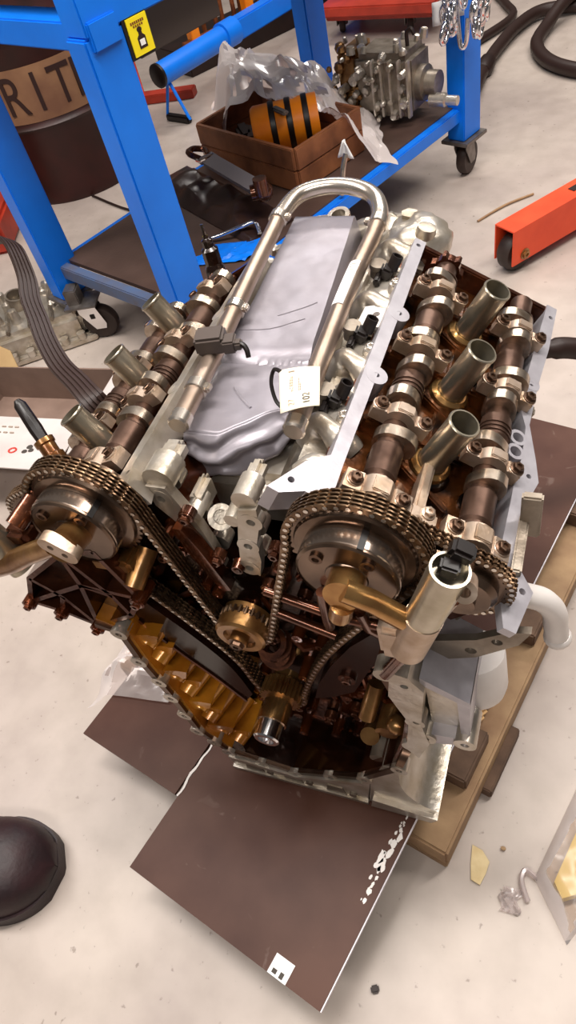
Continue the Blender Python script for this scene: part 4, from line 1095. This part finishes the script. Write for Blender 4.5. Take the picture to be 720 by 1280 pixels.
# valley front flanges
def flange(pts, holes, y0, y1, name, lab, seats):
    m = MB(FX); m.prism(pts, y0, y1, holes=[(x, z, .0048) for x, z in holes])
    for x, z in holes:
        m.prism([(x + .0125 * math.cos(t), z + .0125 * math.sin(t)) for t in [2 * PI * i / 18 for i in range(18)]], y0 - .0004, y1, holes=[(x, z, .0052)])
        m.cyl((x, z, y1 + .012), (x, z, y1 + .03), .012, n=14)
    for c, s_ in seats: m.box(Vector((c[0], c[2], c[1])), (s_[0] * .7, s_[2] * .7, s_[1]), bev=.006); m.cyl((c[0], c[2], y0 + .004), (c[0], c[2], c[1]), s_[0] * .5, n=16)
    return obj(name, m, 'cast_silver', engine, smooth=30, label=lab)
f1 = flange([(-.083, .735), (-.06, .735), (-.05, .705), (-.04, .68), (-.034, .64), (-.03, .605), (-.05, .6), (-.058, .64), (-.066, .68), (-.082, .705)], [(-.071, .717), (-.056, .668), (-.043, .617)], -.084, -.072, 'water_passage_flange', 'silver flange with three bolt holes beside the left sprocket', [((-.068, -.05, .74), (.035, .05, .03)), ((-.045, -.05, .69), (.02, .04, .05))])
m = MB(); m.lathe([(.0085, 0), (.0145, 0), (.0145, .024), (.0085, .024), (.0085, 0)], (-.035, -.05, .655), (.45, -.55, .7), 20)
m.lathe([(.0085, .008), (.007, .009), (.0085, .01)], (-.035, -.05, .655), (.45, -.55, .7), 20)
obj('threaded_port', m, 'cast_silver', f1)
flange([(.036, .72), (.015, .715), (.002, .665), (-.008, .615), (.012, .6), (.02, .63), (.022, .66), (.032, .69)], [(.025, .698), (.011, .655), (.002, .613)], -.084, -.072, 'water_passage_flange', 'narrow silver flange with three bolt holes beside the right sprocket', [((.022, -.05, .725), (.026, .05, .026)), ((.0, -.055, .69), (.018, .03, .02))])

# ---------------- timing case: back plate, walls, flange
RIM = [(-.2, .533), (-.169, .525), (-.17, .453), (-.159, .352), (-.154, .24), (-.118, .178), (-.011, .16), (.104, .218), (.16, .293), (.182, .387), (.191, .461), (.174, .523), (.165, .564)]
m = MB(FX)
m.prism([(-.27, .64), (-.2, .533), (-.169, .50), (-.165, .45), (-.15, .23), (-.11, .18), (-.01, .165), (.1, .22), (.155, .29), (.18, .39), (.185, .46), (.17, .56), (.24, .62), (.25, .68), (.16, .715), (.1, .71), (.05, .67), (.02, .60), (-.02, .58), (-.05, .62), (-.09, .70), (-.14, .715), (-.24, .68)], -.078, -.069)
tcase = obj('timing_case', m, 'oil_dark', engine, label='dark oily inside of the timing case')
def offset(pts, d):
    out = []
    for i, p in enumerate(pts):
        a = Vector(pts[max(i - 1, 0)]); b = Vector(pts[min(i + 1, len(pts) - 1)])
        t = (b - a).normalized(); nrm = Vector((-t.y, t.x))
        out.append((p[0] + nrm.x * d, p[1] + nrm.y * d))
    return out
inn = offset(RIM, .012)
for i0, i1, mt, lab in ((0, 5, 'amber', 'amber oil-stained side wall'), (5, 7, 'oil_dark', 'dark oily lower wall'), (7, 12, 'oil_copper', 'dark copper side wall')):
    m = MB(FX)
    for i in range(i0, i1):
        m.prism([RIM[i], RIM[i + 1], inn[i + 1], inn[i]], -.148, -.07)
    obj('case_wall', m, mt, tcase, label=lab)
m = MB(FX)
outr = offset(RIM, -.003); inn2 = offset(RIM, .007)
for i in range(len(RIM) - 1):
    m.prism([outr[i], outr[i + 1], inn2[i + 1], inn2[i]], -.153, -.146)
cfl = obj('case_flange', m, 'bolt_dark', tcase, smooth=30, label='dark machined flange around the timing case')
for x, z in [RIM[i] for i in (1, 2, 3, 4, 5, 6, 7, 8, 9, 10, 12)] + [(-.16, .40), (-.157, .295), (-.135, .208), (-.065, .166), (.05, .19)]:
    m = MB(FX)
    m.prism([(x + .0115 * math.cos(t), z + .0115 * math.sin(t)) for t in [2 * PI * k / 16 for k in range(16)]], -.1545, -.135, holes=[(x, z, .0045)])
    m.cyl((x, z, -.149), (x, z, -.14), .0045, n=10)
    obj('flange_boss', m, 'cast_silver', tcase, smooth=30)
# amber ribs on the left wall
fins = [(-.16, .49, .5), (-.16, .445, .35), (-.15, .40, .6), (-.148, .355, .3), (-.142, .31, .55), (-.14, .27, .35), (-.128, .235, .5), (-.11, .205, .7)]
for i, (x, z, ang) in enumerate(fins):
    m = MB(FX)
    m.prism([(x - .012, z - .016), (x + .028, z + .006), (x + .036, z + .022 + .008 * ang), (x + .02, z + .024), (x - .012, z + .012)], -.142 + .01 * (i % 2), -.075)
    m.cyl((x + .006, z - .006, -.14), (x + .024, z + .006, -.08), .013, .021, n=14)
    obj('wall_rib', m, 'amber', tcase, smooth=50)
# lower front bar and feet
m = MB(FX)
m.prism([(-.128, .172), (-.122, .116), (.098, .116), (.112, .215), (-.011, .155)], -.152, -.06)
lb = obj('lower_crankcase', m, 'cast_silver', engine, smooth=30)
for x in (-.085, -.02, .05):
    m = MB(FX); m.prism([(x - .016, .126), (x + .016, .126), (x + .012, .15), (x - .012, .15)], -.1535, -.151); m.cyl((x + .028, .138, -.156), (x + .028, .138, -.15), .006, n=10); obj('casting_pocket', m, 'cast_dull', lb)
m = MB(FX); m.prism([(-.125, .116), (.1, .116), (.1, .124), (-.125, .124)], -.156, -.15); m.prism([(-.12, .16), (-.01, .148), (.1, .2), (.1, .21), (-.01, .158), (-.12, .17)], -.157, -.15)
obj('pan_lip', m, 'cast_silver', lb)
m = MB(FX)
arc = [(.19 + .055 * math.cos(t) + .02, .235 + .085 * math.sin(t)) for t in [PI * (1.02 + .45 * k / 8) for k in range(9)]]
m.prism([(.112, .212), (.1, .116), (.195, .116), (.2, .14)] + arc[::-1] + [(.158, .29), (.135, .28)], -.15, -.04)
m.prism([(.105, .12), (.195, .116), (.205, .135), (.11, .15)], -.158, -.03)
obj('bellhousing_foot', m, 'cast_silver', lb, smooth=30, label='silver curved foot')
# engine mount bracket on the right
m = MB(FX)
m.prism([(.172, .575), (.19, .57), (.205, .545), (.198, .46), (.205, .41), (.19, .36), (.176, .38), (.184, .46), (.166, .52)], -.155, -.10, holes=[(.1855, .55, .0045), (.193, .465, .004)])
m.prism([(.2, .56), (.245, .525), (.248, .44), (.205, .425)], -.135, -.07)
mbk = obj('mount_bracket', m, 'cast_silver', engine, smooth=30, label='clean silver engine mount bracket')
m = MB(FX); m.prism([(.2, .562), (.25, .527), (.25, .515), (.2, .548)], -.148, -.06); m.prism([(.236, .53), (.25, .526), (.25, .435), (.24, .43)], -.145, -.06); m.prism([(.2, .43), (.25, .435), (.252, .42), (.205, .405)], -.15, -.06)
obj('bracket_rib', m, 'rim_silver', mbk)
m = MB(FX)
for x, z in ((.2, .42), (.245, .427)): m.prism([(x + .013 * math.cos(t), z + .013 * math.sin(t)) for t in [2 * PI * k / 16 for k in range(16)]], -.153, -.11, holes=[(x, z, .005)])
obj('bracket_eye', m, 'cast_silver', mbk)
# oil filter below the outer rim, with its plate
m = MB(); ax = Vector((.12, -.25, -1)).normalized(); c0 = Vector((.238, -.06, .475))
m.lathe([(0, 0), (.036, 0), (.0375, .004), (.0375, .05), (.034, .062), (.024, .068), (0, .07)], c0, ax, 28, True)
of = obj('oil_filter', m, 'white_paint', engine, smooth=40, label='white oil filter canister')
m = MB(FX); m.prism([(.175, .545), (.2, .535), (.25, .56), (.29, .60), (.30, .625), (.28, .62), (.25, .595), (.2, .575)], -.112, -.104, holes=[(.245, .572, .006), (.27, .598, .0055), (.195, .553, .004)])
obj('cover_plate', m, 'cast_dull', engine, smooth=30, label='flat plate with bolt holes above the oil filter')
# elbow pipe
m = MB(); m.tube(smooth_path([(.268, -.07, .625), (.288, -.062, .612), (.306, -.055, .597), (.318, -.052, .575), (.322, -.052, .548), (.326, -.052, .52)]), .0125, 16)
m.lathe([(.0125, 0), (.0145, .003), (.0145, .007), (.0125, .01)], (.325, -.052, .532), (.1, 0, -1), 18)
obj('coolant_elbow', m, 'white_paint', engine, smooth=50, label='pale elbow pipe stub')
m = MB(); m.box((.274, -.03, .60), (.01, .07, .11), Matrix.Rotation(.1, 3, 'Y'), bev=.002); m.cyl((.28, .01, .655), (.292, .01, .655), .008, n=12); m.box((.285, .0, .66), (.02, .01, .06), bev=.002)
obj('exhaust_bracket', m, 'cast_dull', engine)

# ---------------- sprockets, chains
YC = -.11
XR, ZR = .1442, .7198
XE, ZE = .2351, .6673
def gear(mbx, cx, cz, r, teeth, y0, y1, hole=0):
    pts = []
    for i in range(teeth):
        for f, rr in ((0, r - .0035), (.3, r), (.55, r), (.8, r - .0035)):
            t = 2 * PI * (i + f) / teeth; pts.append((cx + rr * math.cos(t), cz + rr * math.sin(t)))
    mbx.prism(pts, y0, y1)
for s in (1, -1):
    word = 'beside the oil filter' if s > 0 else 'overhanging the open carton'
    m = MB(FX); gear(m, s * XR, ZR, .0635, 42, YC - .006, YC + .006); m.cyl((s * XR, ZR, -.117), (s * XR, ZR, -.08), .04, n=28)
    m.lathe([(.045, 0), (.058, 0), (.056, .004), (.047, .006), (.045, .006), (.045, 0)], (s * XR, ZR, -.116), (0, -1, 0), 36)
    sp = obj('cam_sprocket', m, 'vvt_steel', engine, label=f'cam sprocket with phaser drum {word}')
    m = MB(FX); m.lathe([(0, 0), (.047, 0), (.047, .025), (.045, .027), (.0445, .0255), (.02, .0255), (.019, .027), (0, .027)], (s * XR, ZR, -.118), (0, -1, 0), 48)
    obj('phaser_drum', m, 'vvt_steel', sp, smooth=30)
    m = MB(FX); m.lathe([(.047, .007), (.0476, .008), (.0476, .022), (.047, .023)], (s * XR, ZR, -.118), (0, -1, 0), 48)
    obj('drum_band', m, 'vvt_band', sp, smooth=30)
    for t in (2.35, .85, 4.3):
        m = MB(); m.lathe([(0, 0), (.0062, 0), (.0062, .003), (.0035, .0032), (.003, .001), (0, .001)], (s * XR + .034 * math.cos(t), -.1435, ZR + .034 * math.sin(t)), (0, -1, 0), 14)
        obj('bolt', m, 'bolt_dark', sp)
    m = MB(); t = .75 if s < 0 else 1.2
    m.box((s * XR + .0476 * math.cos(t), -.133, ZR + .0476 * math.sin(t)), (.0015, .02, .006), Matrix.Rotation(-t, 3, 'Y'))
    obj('drum_slot', m, 'bore_dark', sp)
    m = MB(FX); gear(m, s * XE, ZE, .0425, 30, -.1, -.088); m.lathe([(0, 0), (.033, 0), (.033, .006), (.028, .012), (.015, .012), (.015, .02), (0, .02)], (s * XE, ZE, -.1), (0, -1, 0), 32)
    obj('exhaust_sprocket', m, 'vvt_steel', engine, label=f'smaller exhaust cam sprocket {word}')

link_mesh = None
def make_link(name, parent, pitch, wide):
    m = MB(); k = 5 if wide else 3; hw = .0085 if wide else .005
    for j in range(k):
        y = -hw + 2 * hw * j / (k - 1)
        l = pitch * (.62 if j % 2 else .58)
        m.prism([(-l, -.0022), (-l * .6, -.0042), (-.001, -.0018), (l * .6, -.0042), (l, -.0022), (l, .0026), (l * .6, .0042), (-l * .6, .0042), (-l, .0026)], y - .0008, y + .0008, fr=lambda u, v, w: Vector((u, w, v)))
    m.cyl((-pitch * .5, -hw - .0016, 0), (-pitch * .5, hw + .0016, 0), .0024, n=7)
    return m
def chain(label, pts, y, wide=True, pitch=.0102):
    """pts closed loop in (x, z)"""
    P = [Vector((p[0], p[1])) for p in pts]
    seg = [(P[(i + 1) % len(P)] - P[i]).length for i in range(len(P))]
    tot = sum(seg); n = int(round(tot / pitch)); st = tot / n
    m = MB(FX)
    root = None
    pos = []; i = 0; acc = 0
    for k in range(n):
        d = k * st
        while acc + seg[i] < d: acc += seg[i]; i += 1
        pos.append(P[i].lerp(P[(i + 1) % len(P)], (d - acc) / seg[i]))
    m.tube([(p.x, p.y, y) for p in pos], .0016, 5, closed=True)
    root = obj('timing_chain', m, 'chain_steel', engine, label=label)
    first = None
    for k in range(n):
        p, q = pos[k], pos[(k + 1) % n]
        c = (p + q) / 2; t = (q - p)
        ang = math.atan2(t.y, t.x)
        if first is None:
            lk = make_link('chain_link', root, st, wide)
            first = obj('chain_link', lk, 'chain_steel', root, smooth=40); o = first
            first.data.materials.append(MATS['bolt_bright']); ym = max(v.co.y for v in first.data.vertices) - .0004
            for pg in first.data.polygons:
                if abs(pg.center.y) > ym: pg.material_index = 1
            off = sum(lk.v, Vector()) / len(lk.v)
        else:
            o = first.copy(); COL.objects.link(o)
        R = Matrix.Rotation(-ang, 4, 'Y')
        M = Matrix.Translation(Vector((c.x, y, c.y)) - WL[root.name]) @ R @ Matrix.Translation(off)
        o.parent = root; o.matrix_local = M
    return root
def arc(cx, cz, r, a0, a1, k=20): return [(cx + r * math.cos(math.radians(a0 + (a1 - a0) * i / k)), cz + r * math.sin(math.radians(a0 + (a1 - a0) * i / k))) for i in range(k + 1)]
RS = .0655
idl = (-.012, .537)
main = arc(-XR, ZR, RS, 200, 0, 26) + arc(idl[0], idl[1], .034, 185, 355, 14) + arc(XR, ZR, RS, 180, -35, 26)
gl = [(.15, .615), (.105, .545), (.075, .49), (.05, .43), (.036, .39)]
gr = [(-.036, .39), (-.045, .44), (-.073, .498), (-.115, .565), (-.165, .635)]
main += [(p.x, p.y) for p in smooth_path([(p[0], p[1], 0) for p in gl], 6)] + arc(0, .37, .032, 10, -190, 12) + [(p.x, p.y) for p in smooth_path([(p[0], p[1], 0) for p in gr], 6)]
chain('long main timing chain around crank and both cam sprockets', main, YC)
def small_loop(s):
    a = Vector((s * XR, ZR)); b = Vector((s * XE, ZE)); d = (b - a); ang = math.degrees(math.atan2(d.y, d.x)); r = .0445
    return arc(a.x, a.y, r, ang + 90, ang + 270, 14) + arc(b.x, b.y, r, ang + 270, ang + 450, 14)
chain('short secondary chain beside the oil filter', small_loop(1), -.094, False, .008)
chain('short secondary chain overhanging the open carton', small_loop(-1), -.094, False, .008)

# chain guides
m = MB(FX)
inner = [(-.043, .36), (-.055, .43), (-.083, .49), (-.125, .555), (-.172, .625)]
outer = [(-.185, .60), (-.165, .53), (-.128, .455), (-.088, .39), (-.058, .335)]
m.prism([(p.x, p.y) for p in smooth_path([(x, z, 0) for x, z in inner], 5)] + [(p.x, p.y) for p in smooth_path([(x, z, 0) for x, z in outer], 5)], -.124, -.096)
cg = obj('chain_guide', m, 'guide_dark', engine, smooth=30, label='long dark curved guide on the amber side')
m = MB(FX); m.tube([(p.x, p.y, -.1255) for p in smooth_path([(x, z, 0) for x, z in outer], 6)], .0022, 6); obj('guide_edge', m, 'oil_copper', cg)
m = MB(FX)
m.prism([(.16, .60), (.118, .545), (.088, .49), (.062, .43), (.05, .385), (.075, .40), (.108, .43), (.135, .50), (.165, .56)], -.12, -.095)
cg = obj('chain_guide', m, 'guide_dark', engine, smooth=30, label='dark triangular tensioner arm beside the crank')
m = MB(FX); m.cyl((.105, .47, -.125), (.105, .47, -.117), .011, n=14); m.hexbolt(FX(.105, .47, -.124), (0, -1, 0), .006, .006); obj('pivot_bolt', m, 'oil_copper', cg)
m = MB(FX); m.prism([(-.05, .69), (-.04, .66), (-.022, .585), (-.034, .58), (-.056, .65), (-.06, .69)], -.10, -.085); obj('chain_guide', m, 'oil_brown', engine, label='short brown guide beside the upper left chain run')
m = MB(FX); m.prism([(.06, .69), (.048, .64), (.022, .575), (.034, .57), (.06, .63), (.068, .69)], -.10, -.085); obj('chain_guide', m, 'oil_brown', engine, label='short brown guide beside the upper right chain run')

# idler / water pump
m = MB(FX); m.lathe([(0, 0), (.03, 0), (.03, .008), (.027, .009), (.027, .013), (.031, .014), (.031, .03), (.028, .033), (.02, .033), (.018, .028), (.011, .028), (.011, .04), (0, .04)], (idl[0], idl[1], -.1), (0, -1, 0), 32)
wp = obj('water_pump', m, 'gold_alum', engine, smooth=30, label='brown round water pump hub inside the chain')
m = MB(FX); gear(m, idl[0], idl[1], .032, 26, -.116, -.106); obj('pump_sprocket', m, 'chain_steel', wp)
m = MB(); m.hexbolt(FX(idl[0], idl[1], -.138), (0, -1, 0), .008, .007); obj('bolt', m, 'bolt_dark', wp)
# crank
m = MB(FX); m.cyl((0, .37, -.09), (0, .37, -.16), .0195, n=28); m.lathe([(.0195, 0), (.026, .002), (.026, .012), (.0195, .014)], (0, .37, -.1), (0, -1, 0), 28)
ck = obj('crankshaft_nose', m, 'gold_bright', engine, smooth=30)
m = MB(FX); gear(m, 0, .37, .0285, 24, -.128, -.104); obj('crank_sprocket', m, 'gold_alum', ck)
m = MB(FX); m.lathe([(.009, 0), (.0175, 0), (.0175, .024), (.0155, .026), (.011, .026), (.009, .014), (.009, 0)], (0, .37, -.158), (0, -1, 0), 28); m.cyl((0, .37, -.16), (0, .37, -.17), .0095, n=18); obj('nose_ring', m, 'chrome', ck, smooth=30)
m = MB(FX)
for k in range(4): m.lathe([(.014, 0), (.024 - .003 * (k % 2), 0), (.024 - .003 * (k % 2), .004), (.014, .004), (.014, 0)], (0, .435 + .012 * k, -.09 - .006 * (k % 2)), (0, -.6, .8), 24)
obj('oil_pump_gear', m, 'oil_copper', engine, smooth=30)

# oil control valve housings in front of the drums
def tubep(name, pts, r, mt, par=None, lab=None, n=14):
    m = MB(FX); m.tube(pts, r, n); return obj(name, m, mt, par or engine, smooth=45, label=lab)
m = MB(FX)
m.cyl((.146, .722, -.143), (.147, .727, -.168), .0165, n=24); m.tube([(.150, .735, -.166), (.172, .722, -.164), (.197, .695, -.16)], .0105, 14); m.cyl((.146, .712, -.166), (.14, .69, -.164), .011, n=14)
oc = obj('oil_control_housing', m, 'gold_bright', engine, smooth=40, label='golden oil control valve housing in front of the right drum')
m = MB(FX); m.cyl((.196, .64, -.157), (.214, .7, -.157), .0172, n=28)
m.box((.19, .65, -.15), (.04, .05, .03), bev=.005); obj('valve_body', m, 'cap_alum', oc, smooth=40)
m = MB(FX); m.tubewall((.2125, .695, -.157), (.2375, .776, -.157), .0165, .0142, 32); m.cyl((.2125, .695, -.157), (.234, .765, -.157), .0141, n=20)
obj('solenoid_sleeve', m, 'zinc_tube', oc, smooth=40)
m = MB(); m.box((.236, -.155, .774), (.016, .012, .014), Matrix.Rotation(.3, 3, 'Y'), bev=.002); m.box((.244, -.143, .782), (.02, .016, .014), Matrix.Rotation(.5, 3, 'Y'), bev=.003); obj('solenoid_plug', m, 'black_plastic', oc)
m = MB(); m.lathe([(.0045, 0), (.0095, 0), (.0095, .03), (.0045, .03), (.0045, 0)], (.246, -.138, .735), (.1, -.75, .6), 18); obj('mount_eye', m, 'cap_alum', oc)
tubep('case_rail', [(.166, .562, -.15), (.2, .64, -.152), (.236, .722, -.148)], .0075, 'oil_copper', tcase, 'copper-brown case edge running up to the valve')
tubep('oil_tube', [(.14, .69, -.164), (.125, .655, -.15), (.128, .62, -.13)], .006, 'oil_copper', oc)
for pts in ([(.12, .70, -.15), (.118, .66, -.15), (.112, .62, -.14)], [(.155, .685, -.155), (.158, .65, -.15), (.17, .62, -.14)], [(.03, .615, -.11), (.1, .6, -.115)], [(.035, .585, -.115), (.105, .565, -.12)], [(.14, .66, -.15), (.2, .655, -.15)], [(.165, .64, -.14), (.21, .625, -.14)]):
    tubep('oil_pipe', pts, .0055, 'oil_copper', tcase)
# left
m = MB(FX)
m.cyl((-.138, .722, -.143), (-.133, .735, -.172), .0165, n=24)
m.tube([(-.15, .728, -.166), (-.19, .705, -.166), (-.225, .682, -.166), (-.26, .668, -.166)], [.011, .0115, .013, .016], 14)
oc = obj('oil_control_housing', m, 'gold_alum', engine, smooth=40, label='tan oil control valve housing in front of the left drum')
m = MB(FX); dx, dz = .011 * .77, -.011 * .63
cap_ = [(-.1335 + dx + .0105 * math.cos(t), .7365 + dz + .0105 * math.sin(t)) for t in [math.radians(-39 - 90 + 180 * k / 10) for k in range(11)]] + [(-.1335 - dx + .0105 * math.cos(t), .7365 - dz + .0105 * math.sin(t)) for t in [math.radians(-39 + 90 + 180 * k / 10) for k in range(11)]]
m.prism(cap_, -.178, -.166, holes=[(-.1335 + dx * .7, .7365 + dz * .7, .0035), (-.1335 - dx * .7, .7365 - dz * .7, .0035)])
obj('bolt_face', m, 'cap_alum', oc, smooth=40, label='pale oval face with two holes')
m = MB(FX); m.tubewall((-.232, .66, -.157), (-.262, .74, -.157), .0175, .0145, 28); m.cyl((-.232, .66, -.157), (-.258, .73, -.157), .0144, n=20); obj('solenoid_sleeve', m, 'zinc_tube', oc, smooth=40)
m = MB(FX); m.box((-.222, .70, -.14), (.03, .025, .025), bev=.006); m.cyl((-.21, .725, -.15), (-.2, .735, -.11), .011, n=14); obj('valve_body', m, 'oil_copper', oc)
# left cover truss
TP = dict(a=(-.296, .545), b=(-.265, .605), c=(-.187, .672), d=(-.135, .69), e=(-.112, .607), f=(-.141, .562), g=(-.207, .516), h=(-.252, .536), m=(-.188, .612), k=(-.232, .575), o=(-.15, .60))
tr = None
m = MB(FX); m.prism([TP[x] for x in 'abcefgh'], -.126, -.12); tr = obj('rear_cover_truss', m, 'oil_dark', engine, label='openwork ribbed casting hanging under the left drum')
for pq in ('ab', 'bc', 'cd', 'de', 'ef', 'fg', 'gh', 'ha', 'ma', 'mc', 'me', 'mg', 'kb', 'kh', 'kg', 'of', 'oc', 'om'):
    p, q = TP[pq[0]], TP[pq[1]]; m = MB(FX)
    d = Vector((q[0] - p[0], q[1] - p[1])).normalized(); nx, nz = -d.y * .0033, d.x * .0033
    m.prism([(p[0] + nx, p[1] + nz), (q[0] + nx, q[1] + nz), (q[0] - nx, q[1] - nz), (p[0] - nx, p[1] - nz)], -.144, -.124)
    obj('truss_rib', m, 'oil_copper', tr)
for x in 'aghe':
    m = MB(FX); m.cyl((TP[x][0], TP[x][1], -.15), (TP[x][0], TP[x][1], -.12), .0095, n=14); m.hexbolt(FX(TP[x][0], TP[x][1], -.15), (0, -1, 0), .0055, .006); obj('truss_bolt', m, 'oil_brown', tr)
m = MB(FX); m.cyl((-.115, .625, -.14), (-.108, .645, -.1), .013, n=16); m.box((-.135, .65, -.12), (.05, .02, .03), bev=.004); obj('chain_tensioner', m, 'gold_alum', engine, label='brown tensioner body beside the left drum')
# fittings in the right corner and small castings on the back plate
m = MB(FX)
m.cyl((.14, .335, -.125), (.14, .335, -.08), .015, n=16); m.cyl((.115, .36, -.12), (.125, .40, -.09), .011, n=14); m.ball((.155, .36, -.12), .014, 12); m.cyl((.118, .325, -.13), (.118, .30, -.1), .013, n=14)
obj('oil_fitting', m, 'gold_alum', tcase, smooth=50)
m = MB(FX); m.cyl((.125, .262, -.135), (.125, .262, -.09), .013, n=14); m.box((.13, .25, -.12), (.03, .02, .03), bev=.004); obj('oil_fitting', m, 'cast_dull', tcase)
m = MB(FX)
def inside(x, z):
    c = False; j = len(RIM) - 1
    for i in range(len(RIM)):
        (x1, z1), (x2, z2) = RIM[i], RIM[j]
        if (z1 > z) != (z2 > z) and x < (x2 - x1) * (z - z1) / (z2 - z1) + x1: c = not c
        j = i
    return c
k = 0
while k < 110:
    x, z = rnd.uniform(-.2, .19), rnd.uniform(.2, .72)
    if not (inside(x, z) or (z > .53 and abs(x) < .17 and abs(x) > (z - .6) * .75)): continue
    k += 1; t = rnd.random(); d = rnd.uniform(.008, .03)
    if t < .45: m.lathe([(0, 0), (.009, 0), (.007, d), (.003, d), (0, d * .8)], (x, z, -.078), (0, -1, 0), 10)
    elif t < .8:
        a = rnd.uniform(0, 6.3); m.tube([(x, z, -.085), (x + .02 * math.cos(a), z + .02 * math.sin(a), -.09), (x + .035 * math.cos(a + .4), z + .035 * math.sin(a + .4), -.082)], rnd.uniform(.003, .006), 7)
    else: m.box((x, z, -.085), (rnd.uniform(.015, .035), rnd.uniform(.008, .015), .02), Matrix.Rotation(rnd.uniform(0, 3), 3, 'Z'), bev=.003)
obj('casting_detail', m, 'oil_brown', tcase, kind='stuff', smooth=45)
for x, z in ((-.045, .70), (-.085, .655), (-.03, .63), (.045, .66), (.02, .585), (-.1, .62), (.06, .575), (.0, .47), (-.02, .49), (.075, .37), (-.05, .3), (.04, .25), (.085, .3), (.15, .45)):
    m = MB(); m.cyl((x, -.08, z), (x, -.09, z), .009, n=12); m.hexbolt((x, -.09, z), (0, -1, 0), .006, .008); obj('case_bolt', m, 'oil_copper', tcase)
